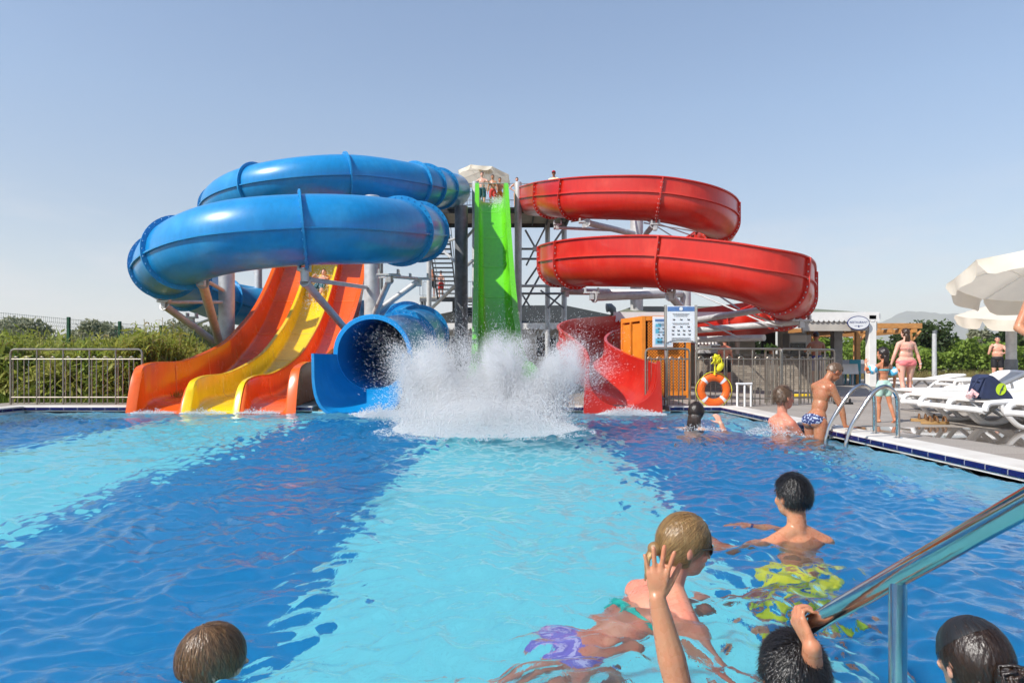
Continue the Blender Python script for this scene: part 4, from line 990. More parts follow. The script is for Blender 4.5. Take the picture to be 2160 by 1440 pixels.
# right side: vines, bushes and trees behind the loungers
n = 26000; x = 17+21*r.random(n); y = 34.5+4.5*r.random(n); top = 1.55+.3*np.sin(x*1.1)+.22*np.sin(x*2.7+1)+.18*np.sin(y*3+x)
z = top*(1-r.random(n)**2.2*.95)+.05; tag(leaves('vine_hedge', np.stack([x, y, z], 1), .15, m_vine, long=1.4, r=r), kind='stuff')
V = grass(9000, lambda n: 17+16*r.random(n), lambda n: 33.4+1.4*r.random(n), .38, r)
tag(np_mesh('dry_grass', V, np.arange(4*len(V)).reshape(-1, 4), m_reed_dry), kind='stuff')
TR = 'trees behind the vine hedge'
for i, (px, d, h, rx, rz, m, lab, n) in enumerate([
    (1945,37,2.9,1.55,1.5,m_dark,'dense dark bush just right of the woman in pink',5200),
    (2008,44,2.35,1.1,.85,m_olive,'small olive tree between the light pole and the parasols',2600),
    (2055,41,3.0,.5,1.35,m_olive,'thin upright wispy tree below the farther parasol',900),
    (2080,42,2.9,.6,1.3,m_olive,'thin upright tree beside the man in black trunks',1100),
    (2130,40,3.0,1.4,1.4,m_dark,'dark bushy tree behind the parasol pole',4200),
    (2185,39,2.8,1.5,1.3,m_dark,'dark bush cut by the right edge of the picture',3600),
    (1895,46,2.4,1.6,.9,m_olive,'far olive bush seen past the white pillar',2600),
    (1720,38,2.9,1.5,1.3,m_vine,'bright leafy tree seen through the open restaurant',3000),
    (1560,44,3.2,2.2,1.3,m_dark,'dark tree behind the back wall of the restaurant',2000)]):
    p = P(px, 765, d); tree(lab, (p.x, d, .05), h, (rx, rx, rz), n, .13, m, TR, 70+i)
# light poles
for px, py, d, lab in [(1971,700,33.5,'grey light pole standing in front of the vine hedge'),(1838,706,40,'thin far light pole seen through the pergola')]:
    p = P(px, py, d); t = thing('light_pole', lab, 'pole', (p.x, d, 0)); MB().lathe([(.115,.05),(.10,p.z-.1),(.085,p.z-.08)], (p.x,d,0), 14).build('pole', galv, t)
    b = MB(); b.lathe([(.10,0),(.10,.16),(.03,.18)], (p.x+.02,d,p.z-.1), 12); b.box((p.x+.08,d,p.z+.04), (.10,.05,.12)); b.build('lamp_head', galv_dark, t)
# ================================================================== POOLSIDE THINGS
# ---- handrail in the foreground and ladder
hr = thing('pool_handrail', 'thick polished steel handrail sloping into the near water', 'handrail', (.70, 1.26, PD))
def HP(px, py, d): return P(px, py, d)
a2, aR = P(1706,1318,1.66), P(2160,1063,1.06)
a1 = aR.lerp(a2, (1/1.345-1/1.06)/(1/1.66-1/1.06)*1.345/1.66)
dirr = (a2-a1).normalized(); pts = [a1-dirr*1.1, a1, a2]
MB().tube([a1-dirr*1.2, a1-dirr*.6, a1, a2], .0212, 28).build('sloping_rail', polished, hr)
MB().lathe([(.0212,0),(.02,.006),(.012,.012)], a2, 28, dirr).build('end_cap', polished, hr)
MB().tube([(a1.x,a1.y,PD), (a1.x,a1.y,a1.z)], .0165, 28).build('post', polished, hr)
lad = thing('pool_ladder', 'pair of arched polished steel ladder rails at the right pool edge', 'ladder', (3.8, 7.4, 0))
for d in (7.66, 7.20):
    w0, e0 = 3.52, 4.07
    pts = [(w0,d,-.75),(w0,d,-.05),(w0+.02,d,.10)]
    arc = [(w0+.10+.0*k, d, .28) for k in (0,)]
    pts += [(3.585,d,.24),(3.70,d,.43),(3.79,d,.56),(3.86,d,.625),(3.93,d,.65),(3.99,d,.63),(4.04,d,.58),(4.065,d,.50),(4.07,d,.3),(4.07,d,DZ)]
    MB().tube(spline(pts, 6), .0225, 14).build('rail', polished, lad)
    MB().lathe([(.05,DZ),(.05,DZ+.012),(.024,DZ+.02)], (4.07,d,0), 16).build('floor_flange', polished, lad)
for z in (-.18, -.45, -.7): MB().box((3.52,7.43,z), (.09,.44,.03), bev=.01).build('tread', polished, lad)
# ---- life ring, rope bag, pipe stand
m_buoy = mat('orange life ring', (.82,.13,.008), .42, 0, .08, 5); m_yrope = mat('yellow rope', (.80,.70,.02), .6, 0, .2, 12, bump=.4)
p = P(1505, 822, 12.56); lb = thing('life_ring', 'orange life ring with white bands hung on the steel railing', 'life ring', p)
R1, R2 = .232, .068; b = MB(); N, M2 = 56, 16; v = []; f = []
for i in range(N):
    a = 2*PI*i/N
    for j in range(M2):
        q = 2*PI*j/M2; rr = R1+R2*math.cos(q); v.append((p.x+rr*math.cos(a), p.y-.02+R2*.75*math.sin(q), p.z+rr*math.sin(a)))
for i in range(N):
    for j in range(M2): f.append((i*M2+j, ((i+1)%N)*M2+j, ((i+1)%N)*M2+(j+1)%M2, i*M2+(j+1)%M2))
b.add(v, f).build('ring', m_buoy, lb, angle=0)
for a0_ in (45,135,225,315):
    v = []; f = []
    for i in range(5):
        a = math.radians(a0_-6+3*i)
        for j in range(M2):
            q = 2*PI*j/M2; rr = R1+(R2+.003)*math.cos(q); v.append((p.x+rr*math.cos(a), p.y-.02+(R2+.003)*.75*math.sin(q), p.z+rr*math.sin(a)))
    for i in range(4):
        for j in range(M2): f.append((i*M2+j, (i+1)*M2+j, (i+1)*M2+(j+1)%M2, i*M2+(j+1)%M2))
    MB().add(v, f).build('white_band', m_paper, lb, angle=0)
b = MB()
for k in range(4):
    a, c_ = math.radians(45+90*k), math.radians(135+90*k); pts = [(p.x+(R1+R2+.012+.02*math.sin(PI*t))*math.cos(a+(c_-a)*t), p.y-.02, p.z+(R1+R2+.012+.02*math.sin(PI*t))*math.sin(a+(c_-a)*t)) for t in np.linspace(0,1,9)]
    b.tube(pts, .007, 6)
b.build('grab_rope', m_yrope, lb)
p2 = P(1511, 765, 12.5); rb = thing('throw_rope', 'bunched yellow throw rope tied to the railing above the life ring', 'rope', p2)
b = MB(); rr_ = random.Random(4)
b.ell(p2+Vector((0,0,.06)), (.065,.05,.085), None, 14, 10); b.ell(p2+Vector((.07,-.01,-.07)), (.06,.05,.10), Matrix.Rotation(.5,3,'Y'), 14, 10)
for k in range(16):
    a = rr_.random()*6.28; q = p2+Vector((.045*math.cos(a), -.04, .06+.05*math.sin(a))); b.tube([q, q+Vector((rr_.uniform(-.05,.05),-.03,rr_.uniform(-.03,.06))), q+Vector((rr_.uniform(-.08,.08),0,rr_.uniform(-.1,.05)))], .011, 6)
b.build('bundle', m_yrope, rb)
MB().tube([p2+Vector((-.03,0,.16)), p2+Vector((-.035,-.02,0)), p2+Vector((-.03,-.02,-.22)), (p.x,p.y-.02,p.z+R1+R2)], .012, 7).build('line', m_yrope, rb)
p = P(1555, 857, 12.45); ps = thing('pipe_stand', 'white plastic pipe stand beside the life ring', 'pipe stand', p)
for k, dx in enumerate((0, .145, .27)):
    MB().tube([(p.x+dx,p.y+.03*k,DZ), (p.x+dx,p.y+.03*k,DZ+.42-.03*(k == 1))], .017, 10).build('leg', white_plastic, ps)
b = MB(); b.tube([(p.x-.02,p.y,DZ+.42), (p.x+.14,p.y+.03,DZ+.415), (p.x+.29,p.y+.06,DZ+.42)], .02, 10); b.build('top_pipe', white_plastic, ps)
p = P(1705, 823, 15.5); MBk = MB().box((p.x,p.y,DZ+.05), (.85,.16,.09), bev=.02); k_ = MBk.build('float_board', mat('yellow foam', (.75,.50,.02), .6)); tag(k_, 'flat yellow foam float lying on the paving behind the railing', 'pool float')
# ---- sandals and flip flops
def shoe(label, x, y, rz, m, m2, name='sandal', cat='sandal', s=1., group=None):
    t = thing(name, label, cat, (x, y, DZ), group); R_ = Matrix.Rotation(rz, 3, 'Z'); b = MB(); n = 18
    pl_ = [Vector(((.048+.010*math.sin(a))*math.cos(a)*(1.15 if math.sin(a) > 0 else .85), .135*math.sin(a), 0)) for a in [2*PI*k/n for k in range(n)]]
    b.add([Vector((x,y,DZ+.004))+R_@(q*s) for q in pl_]+[Vector((x,y,DZ+.03*s))+R_@(q*s) for q in pl_], [tuple(range(n-1,-1,-1)), tuple(range(n,2*n))]+[(k,(k+1)%n,n+(k+1)%n,n+k) for k in range(n)]); b.build('sole', m, t)
    b = MB()
    for yy, w in ((.05,.05),(-.01,.05),(-.09,.045)): b.tube([Vector((x,y,DZ+.03*s))+R_@Vector((w*math.cos(a)*s, yy*s, .05*math.sin(a)*s)) for a in np.linspace(0,PI,7)], .011*s, 6)
    b.build('straps', m2, t)
m_brown = mat('brown leather', (.16,.07,.02), .6, 0, .3, 12); m_tan = mat('tan footbed', (.38,.22,.08), .7)
p = P(1950, 872, 9.3); shoe('brown strapped sandal under the lounger ends, left of the pair', p.x, p.y, 1.1, m_tan, m_brown, s=1.25, group='pair of brown sandals')
p = P(1972, 879, 8.9); shoe('brown strapped sandal nearest the pool, right of the pair', p.x, p.y, 1.35, m_tan, m_brown, s=1.25, group='pair of brown sandals')
p = P(1779, 838, 13.2); shoe('black flip flop lying on the paving behind the leaning boy', p.x, p.y, 1.3, m_black, m_black, 'flip_flop', 'flip flop', 1.3)
# ---- sun loungers
m_mesh = mat('grey lounger mesh', (.30,.28,.26), .8, 0, .1, 60, bump=.2, bscale=200); m_wmesh = mat('pale lounger mesh', (.62,.58,.53), .8, 0, .08, 60)
def make_lounger(label, mesh, back=.0, loc=(0,0,DZ), rz=0, group='sun loungers on the paving'):
    "long axis +x, foot end at x = 0; back is the lift of the backrest in radians"
    t = thing('sun_lounger', label, 'sun lounger', loc, group, rz)
    fz = .33; L1, L2, w = 1.22, .74, .31
    cb, sb = math.cos(back), math.sin(back)
    for sy in (-1, 1):
        pts = [(0.0,sy*w,fz-.10),(.03,sy*w,fz-.02),(.14,sy*w,fz),(.6,sy*w,fz+.012),(L1,sy*w,fz)]
        MB().tube(spline(pts, 5), .036, 10).build('side_rail', white_plastic, t, local=True)
        q = [(.20,sy*w,fz-.02),(.26,sy*w*1.02,.20),(.42,sy*w*1.04,.05),(.62,sy*w*1.05,.035),(.78,sy*w*1.04,.10),(1.05,sy*w*1.02,fz-.03)]
        MB().tube(spline(q, 6), .030, 10).build('leg', white_plastic, t, local=True)
        q = [(1.12,sy*w,fz-.02),(1.3,sy*w*1.03,.16),(1.5,sy*w*1.05,.04),(1.62,sy*w*1.05,.035),(1.70,sy*w*1.04,.10),(1.78,sy*w,fz-.05)]
        MB().tube(spline(q, 6), .030, 10).build('leg', white_plastic, t, local=True)
        q = [(L1-.02,sy*w,fz+.01),(L1+.2*cb,sy*w,fz+.01+.2*sb),(L1+L2*cb*.9,sy*w,fz+.01+L2*sb*.9),(L1+L2*cb,sy*w*.8,fz+.01+L2*sb)]
        MB().tube(spline(q, 5), .033, 10).build('back_rail', white_plastic, t, local=True)
        if back > .25: MB().tube([(L1+.45*cb,sy*w*.95,fz+.45*sb), (L1+.50,sy*w*.95,.18)], .02, 8).build('prop', white_plastic, t, local=True)
    b = MB(); b.tube([(0,-w,fz-.10),(-.015,-w*.5,fz-.09),(-.015,w*.5,fz-.09),(0,w,fz-.10)], .036, 10); b.build('foot_bar', white_plastic, t, local=True)
    b = MB(); e = (L1+L2*cb, fz+.01+L2*sb); b.tube([(e[0],-w*.8,e[1]),(e[0]+.02*cb,0,e[1]+.02*sb),(e[0],w*.8,e[1])], .033, 10); b.build('head_bar', white_plastic, t, local=True)
    MB().box((.64,0,fz+.004), (1.14,2*w-.05,.02), bev=.004).build('seat_mesh', mesh, t, local=True)
    MB().box((L1+L2*.5*cb,0,fz+.014+L2*.5*sb), (L2*.94,2*w-.07,.02), Matrix.Rotation(-back,3,'Y'), bev=.004).build('backrest_mesh', mesh, t, local=True)
    return t
LG = 'sun loungers on the paving'
lf = make_lounger('white lounger carrying the navy bag', m_wmesh, .10, (5.55, 8.35, DZ), .06)
dup(lf, (5.58, 9.0, DZ), .05, 'white lounger second in the near row, just behind the bag', LG)
dup(lf, (5.75, 9.7, DZ), .06, 'white lounger last in the near row, in front of the woman in pink', LG)
dup(lf, (5.62, 7.42, DZ), .04, 'white lounger nearest the camera at the right picture edge', LG)
lm = make_lounger('white lounger with raised back right behind the near row', m_wmesh, .42, (6.5, 11.4, DZ), .02)
dup(lm, (8.3, 12.8, DZ), .0, 'white lounger with raised back behind the navy bag', LG)
lr = make_lounger('white lounger farthest left of the back row', m_wmesh, .16, (10.75, 19.2, DZ), .12)
dup(lr, (11.3, 17.8, DZ), .10, 'white lounger second from left in the back row', LG)
dup(lr, (12.0, 16.6, DZ), .08, 'white lounger in the back row left of the man in black trunks', LG)
dup(lr, (12.7, 19.6, DZ), .10, 'white lounger behind the back row beside the man in black trunks', LG)
lg = make_lounger('grey mesh lounger with its back raised steeply beside the man', m_mesh, 1.05, (11.35, 15.6, DZ), .06)
dup(lg, (11.65, 14.5, DZ), .05, 'grey mesh lounger with raised back at the right picture edge', LG)
# ---- navy bag with a leaf
p = P(2085, 832, 8.45); bz = DZ+.36; bg_ = thing('beach_bag', 'navy beach bag with lime green leaf badge lying on the near lounger', 'bag', (p.x, p.y, bz))
m_navybag = mat('navy canvas', (.020,.030,.075), .8, 0, .2, 14, bump=.3, bscale=30); m_lime = mat('lime print', (.45,.62,.02), .6)
x = p.x; y = p.y; b = MB(); q = [(-.20,0),(.23,0),(.20,.05),(.08,.20),(-.02,.28),(-.08,.30),(-.13,.27),(-.17,.11)]
b.sweep([Vector((x,y-.13,bz)), Vector((x,y-.10,bz)), Vector((x,y+.10,bz)), Vector((x,y+.13,bz))], [(Vector((1,0,0)), Vector((0,0,1)))]*4, [[(a*.93,c_*.94+.005) for a,c_ in q], q, q, [(a*.93,c_*.94+.005) for a,c_ in q]], caps=True); b.build('body', m_navybag, bg_, angle=50)
b = MB(); n = 20; R_ = Matrix.Rotation(.35, 3, 'Y')
for (rx_, rz_, yy, mm, nm) in ((.062,.075,-.134,m_lime,'leaf_badge'),):
    MB().sweep([Vector((x+.06,y+yy,bz+.12)), Vector((x+.06,y+yy-.004,bz+.12))], [(R_@Vector((1,0,0)), R_@Vector((0,0,1)))]*2, [(rx_*math.cos(2*PI*k/n), rz_*math.sin(2*PI*k/n)) for k in range(n)], caps=True).build(nm, mm, bg_)
b.tube([(x+.04,y-.140,bz+.06),(x+.055,y-.141,bz+.11),(x+.09,y-.140,bz+.17)], .006, 5); b.tube([(x+.053,y-.140,bz+.10),(x+.08,y-.140,bz+.12)], .005, 5); b.build('leaf_vein', m_navybag, bg_)
b = MB(); b.tube([(x-.2,y-.13,bz+.2),(x-.30,y-.14,bz+.22),(x-.34,y-.15,bz+.1),(x-.27,y-.16,bz+.03)], .012, 6); b.tube([(x-.12,y-.12,bz+.26),(x-.24,y-.15,bz+.24),(x-.30,y-.16,bz+.15),(x-.22,y-.15,bz+.04)], .012, 6); b.build('straps', m_navybag, bg_)
tw = MB(); rr_ = random.Random(2)
tw.tube([(x-.36,y-.17,bz+.03),(x-.30,y-.12,bz+.08),(x-.24,y-.16,bz+.04)], [.035,.055,.03], 9); to = tw.build('rolled_towel', mat('pink patterned towel', (.75,.42,.42), .9, 0, .2, 20, col2=(.80,.72,.68))); tag(to, 'small rolled pink towel lying against the navy bag', 'towel')
# ---- parasols
m_canvas = mat('white parasol canvas', (.84,.77,.65), .85, 0, .05, 3, bump=.08, bscale=60, trans=.38)
def parasol(label, apex, rad, drop, tilt, tilt_dir, pole_base, sides=8, val=.24, badge=False, rz=.2):
    t = thing('parasol', label, 'parasol', (pole_base[0], pole_base[1], pole_base[2]), 'white parasols')
    ax = Vector((math.cos(tilt_dir)*math.sin(tilt), math.sin(tilt_dir)*math.sin(tilt), math.cos(tilt))); Q = Vector((0,0,1)).rotation_difference(ax).to_matrix(); A_ = Vector(apex)
    def W_(x, y, z): return A_+Q@Vector((x, y, z))
    v = []; f = []; NR = 6; ns = sides*4
    for i in range(NR+1):
        u = i/NR
        for k in range(ns):
            a = 2*PI*k/ns+rz; s = (k % 4)/4; edge = math.cos(PI/sides)/math.cos((s-.5)*2*PI/sides); sag = .045*math.sin(PI*s)*u*u
            rr_ = rad*u*edge; v.append(W_(rr_*math.cos(a), rr_*math.sin(a), -drop*(u**1.12)-sag*.6))
    for i in range(NR):
        for k in range(ns): f.append((i*ns+k, i*ns+(k+1)%ns, (i+1)*ns+(k+1)%ns, (i+1)*ns+k))
    cn = MB().add(v, f).build('canopy', m_canvas, t, angle=25)
    for sd in range(sides):      # one valance flap per side
        v = []; f = []; m_ = 10
        for j in range(m_+1):
            q = j/m_; a0_ = 2*PI*sd/sides+rz; a1_ = 2*PI*(sd+1)/sides+rz; x = rad*(math.cos(a0_)*(1-q)+math.cos(a1_)*q); y = rad*(math.sin(a0_)*(1-q)+math.sin(a1_)*q)
            h_ = val*(.25+.75*min(1, math.sin(PI*min(max(q,.0),1))*2.6)) ; zz = -drop-.025*math.sin(PI*q)*.6; fl = 1+.03*math.sin(q*9+sd)
            v += [W_(x*.999, y*.999, zz), W_(x*fl, y*fl, zz-h_*.5), W_(x*(fl+.005), y*(fl+.005), zz-h_)]
        for j in range(m_):
            for k in range(2): f.append((j*3+k, (j+1)*3+k, (j+1)*3+k+1, j*3+k+1))
        MB().add(v, f).build('valance', m_canvas, cn, angle=0)
    v = []; f = []
    MB().lathe([(.34,-.05),(.20,.03),(.05,.09),(.03,.13)], W_(0,0,-.02), 16, ax).build('vent_cap', m_canvas, t)
    for k in range(sides):
        a = 2*PI*k/sides+rz; MB().tube([W_(.05*math.cos(a),.05*math.sin(a),-.07), W_(rad*.97*math.cos(a),rad*.97*math.sin(a),-drop-.02)], .012, 6).build('rib', m_fascia, t)
        MB().tube([W_(0,0,-.75), W_(rad*.5*math.cos(a),rad*.5*math.sin(a),-drop*.5-.03)], .010, 6).build('strut', m_fascia, t)
    hub = W_(0,0,-.8); MB().tube([W_(0,0,0), hub, (pole_base[0], pole_base[1], hub.z-.25), pole_base], .024, 10).build('pole', white_plastic, t)
    MB().lathe([(.26,0),(.26,.07),(.05,.11),(.05,.3)], (pole_base[0],pole_base[1],pole_base[2]), 18).build('base', galv_dark, t)
    if badge:
        q = W_(rad*.74*math.cos(badge), rad*.74*math.sin(badge), -drop*.76-.03); MB().box(q, (.16,.02,.10), Q, bev=.003).build('label_patch', m_black, t)
    return t
parasol('large near white parasol with its beige underside and label patch showing', P(2246,518,9.6), 1.42, .40, .20, 1.15, (8.1, 9.9, DZ), badge=3.1, rz=.15)
parasol('farther white parasol below and behind the large one', P(2158,628,15.4), 1.30, .36, .16, -2.0, (11.7, 15.2, DZ), rz=.35)
parasol('third white parasol mostly hidden, at the right picture edge', P(2190,628,18.5), 1.5, .40, .1, -1.5, (14.2, 18.6, DZ), rz=.1)
parasol('white parasol on top of the slide tower behind the bathers', (-1.25, 32.2, TZ+2.0+.30), 1.28,   .38, .20, .9, (-1.35, 32.4, TZ), val=.2, rz=.3)
p = P(2133, 692, 19.5); t = thing('steel_post', 'thick grey post behind the loungers beneath the parasols', 'post', (p.x, 19.5, 0)); MB().lathe([(.135,DZ),(.135,p.z),(.11,p.z+.02)], (p.x,19.5,0), 18).build('tube', galv, t); MB().lathe([(.16,DZ),(.16,.95),(.14,1.0)], (p.x,19.5,0), 18).build('padded_sleeve', galv_dark, t)
# ================================================================== PEOPLE
def V3(*a): return Vector(a)
def skin_mat(name, c, wet=.38, redder=None):
    c2 = redder or (min(1, c[0]*1.10), c[1]*.80, c[2]*.76)
    m = mat(name, c, wet, 0, .1, 7, bump=.10, bscale=260, col2=c2, mixpos=.52, sss=.12, spec=.45); n, l = m.node_tree.nodes, m.node_tree.links
    wn_ = n.new('ShaderNodeTexNoise'); wn_.inputs['Scale'].default_value = 38; wn_.inputs['Detail'].default_value = 5; tc = n.new('ShaderNodeTexCoord'); l.new(tc.outputs['Object'], wn_.inputs['Vector'])      # wet and dry patches
    wr_ = n.new('ShaderNodeMapRange'); wr_.inputs[1].default_value = .38; wr_.inputs[2].default_value = .62; wr_.inputs[3].default_value = wet*.55; wr_.inputs[4].default_value = wet*1.7; l.new(wn_.outputs['Fac'], wr_.inputs[0]); l.new(wr_.outputs[0], n['Principled BSDF'].inputs['Roughness'])
    return m
sk_tan = skin_mat('tanned wet skin', (.50,.235,.125), .30)
sk_light = skin_mat('light skin', (.62,.36,.25), .42)
sk_pink = skin_mat('sunburnt skin', (.62,.27,.17), .34, (.66,.20,.13))
sk_fair = skin_mat('fair skin', (.68,.42,.32), .45)
sk_brown = skin_mat('brown skin', (.33,.16,.095), .4)
sk_deep = skin_mat('deep tan skin', (.40,.18,.09), .3)
def hair_mat(name, c, c2):
    m = mat(name, c, .34, 0, .3, 26, bump=.5, bscale=90, col2=c2, mixpos=.5, spec=.6, stretch=(1,1,.25)); n, l = m.node_tree.nodes, m.node_tree.links     # every strand a shade of its own
    ge = n.new('ShaderNodeNewGeometry'); rp = n.new('ShaderNodeValToRGB'); rp.color_ramp.elements[0].color = (*[q*.85 for q in c], 1); rp.color_ramp.elements[1].color = (*c2, 1); rp.color_ramp.elements[0].position = .15
    l.new(ge.outputs['Random Per Island'], rp.inputs[0]); l.new(rp.outputs[0], n['Principled BSDF'].inputs['Base Color']); return m
h_black = hair_mat('black wet hair', (.006,.005,.005), (.016,.012,.010)); h_brown = hair_mat('brown hair', (.035,.016,.007), (.085,.042,.018))
h_dark = hair_mat('dark brown hair', (.016,.009,.006), (.040,.020,.011)); h_blond = hair_mat('wet blond hair', (.21,.110,.034), (.46,.27,.10)); h_light = hair_mat('light brown hair', (.10,.050,.021), (.27,.15,.068))
h_crew = hair_mat('cropped hair', (.10,.055,.028), (.17,.10,.055))

def remeshed(mb, voxel, name, m, parent, smooth=5, s=1.):
    me = bpy.data.meshes.new('tmp'); V = (np.array(mb.v)*s).tolist(); me.from_pydata(V, [], mb.f); me.update()
    o = bpy.data.objects.new('tmp', me); C.objects.link(o)
    rm = o.modifiers.new('r', 'REMESH'); rm.mode = 'VOXEL'; rm.voxel_size = voxel; rm.use_smooth_shade = True
    sm = o.modifiers.new('s', 'SMOOTH'); sm.factor = .5; sm.iterations = smooth
    me2 = bpy.data.meshes.new_from_object(o.evaluated_get(bpy.context.evaluated_depsgraph_get()))
    bpy.data.objects.remove(o); bpy.data.meshes.remove(me)
    me2.materials.clear(); me2.materials.append(m); me2.polygons.foreach_set('use_smooth', [True]*len(me2.polygons)); me2.update()
    return link(name, me2, parent)

def hand(mb, w, hd, pn, right, curl=.5, spread=.25, k=1., thumb=.75):
    hd = Vector(hd).normalized(); pn = Vector(pn); pn = (pn-hd*pn.dot(hd)).normalized(); t = hd.cross(pn) if right else pn.cross(hd)
    w = Vector(w); kn = []
    for off, L, r, fl in ((.029,.070,.0088,.085),(.010,.078,.0092,.089),(-.009,.073,.0088,.086),(-.027,.057,.0078,.079)):
        b0 = w+(hd*.012+t*off*.45)*k; kk = w+(hd*fl+t*off)*k
        mb.cap(b0, kk, .0145*k, .0115*k, 10); kn.append((kk, off, L, r))
        d = (hd+t*(off*spread*14)).normalized(); p = kk; a = 0
        for fr, ca in ((.45,.55),(.31,1.0),(.24,.7)):
            a += curl*ca; dd = d*math.cos(a)+pn*math.sin(a); q = p+dd*L*fr*k; mb.cap(p, q, r*k, r*.93*k, 9); p = q
    mb.ell(w+hd*.052*k, (.036*k,.015*k,.045*k), Matrix((t, pn, hd)).transposed(), 14, 9)
    p = w+(hd*.022+t*.024+pn*.004)*k; d = (hd*(1-thumb*.35)+t*thumb+pn*.25).normalized()
    for L, r, b in ((.040,.0125,0),(.032,.0105,.25),(.026,.0095,.45)):
        dd = (d+(hd*.8+pn*.5)*b*(.4+curl)).normalized(); q = p+dd*L*k; mb.cap(p, q, r*k, r*.9*k, 9); p = q

def head_frame(nd, look):
    hu = Vector(nd).normalized(); hf = Vector(look); hf = (hf-hu*hf.dot(hu)).normalized(); return Matrix((hf.cross(hu), hf, hu)).transposed()

def hair_shell(hc, R, mask, off=.006, s=1., seed=0, rough=.004, nu=56, nv=36):
    "skull cap: the part of an enlarged skull where mask(dir) holds"
    r = np.random.default_rng(seed); mb = MB(); vid = {}; rad = (.0755+off, .0965+off, .1015+off)
    V = []
    for j in range(nv+1):
        t = -PI/2+PI*j/nv
        for k in range(nu):
            a = 2*PI*k/nu; d = Vector((math.cos(t)*math.cos(a), math.cos(t)*math.sin(a), math.sin(t)))
            n_ = math.sin(a*7+t*5+seed)*math.sin(t*9+a*3)*rough; q = Vector((d.x*(rad[0]+n_), d.y*(rad[1]+n_), d.z*(rad[2]+n_)))
            V.append((d, hc+R@q))
    F_ = []
    for j in range(nv):
        for k in range(nu):
            ids = (j*nu+k, j*nu+(k+1)%nu, (j+1)*nu+(k+1)%nu, (j+1)*nu+k); c = sum((V[i][0] for i in ids), Vector())/4
            if mask(c): F_.append(ids)
    used = sorted({i for f in F_ for i in f}); mp = {i: n for n, i in enumerate(used)}
    return mb.add([V[i][1] for i in used], [tuple(mp[i] for i in f) for f in F_])
def mask_short(d):
    if d.y > .30+.25*max(0, d.z-.3): return d.z > .52-.12*abs(d.x)
    if d.y > -.25: return d.z > -.02 if abs(d.x) > .6 else d.z > -.2
    return d.z > -.52
def mask_long(d):
    if d.y > .35: return d.z > .50-.15*abs(d.x)
    if d.y > .12: return d.z > -.10
    return d.z > -.93
def strands(mb, hc, R, mask, n, L, crown, seed, off=.008, wid=.0011, lift=.004, wave=.0, drop=0.):
    "thin ribbons that run over the skull from the crown"
    r = np.random.default_rng(seed); rad = np.array((.0755, .0965, .1015))+off; c = Vector(crown).normalized(); ex = c.orthogonal().normalized(); ey = c.cross(ex); done = 0
    while done < n:
        d = Vector(r.normal(size=3)).normalized()
        if not mask(d): continue
        done += 1
        th = math.acos(max(-1, min(1, d.dot(c)))); ph = math.atan2(d.dot(ey), d.dot(ex)); lf = lift*r.random(); tl = .016*r.random()**5 if L < .06 else .010*r.random()**6; Ls = L*(.6+.7*r.random()); jit = r.normal()*.10; pts = []
        for i in range(7):
            q = i/6; t2 = th+q*Ls/.09; p2 = ph+jit*q+wave*math.sin(q*5+done)*.1; dd = c*math.cos(t2)+(ex*math.cos(p2)+ey*math.sin(p2))*math.sin(t2)
            h_ = lf*math.sin(PI*min(q*1.1, 1))+(lift*.9*q if L < .05 else 0)+tl*q*q; P_ = Vector((dd.x*(rad[0]+h_), dd.y*(rad[1]+h_), dd.z*(rad[2]+h_))); pts.append((hc+R@P_, R@dd))
        v = []; f = []
        for i, (p, nn) in enumerate(pts):
            t = (pts[min(i+1,6)][0]-pts[max(i-1,0)][0]).normalized(); sd = t.cross(nn).normalized()*wid*(1-.75*(i/6)**2)*(.7+.6*r.random()); v += [p-sd, p+sd]
        for i in range(6): f.append((2*i, 2*i+1, 2*i+3, 2*i+2))
        mb.add(v, f)

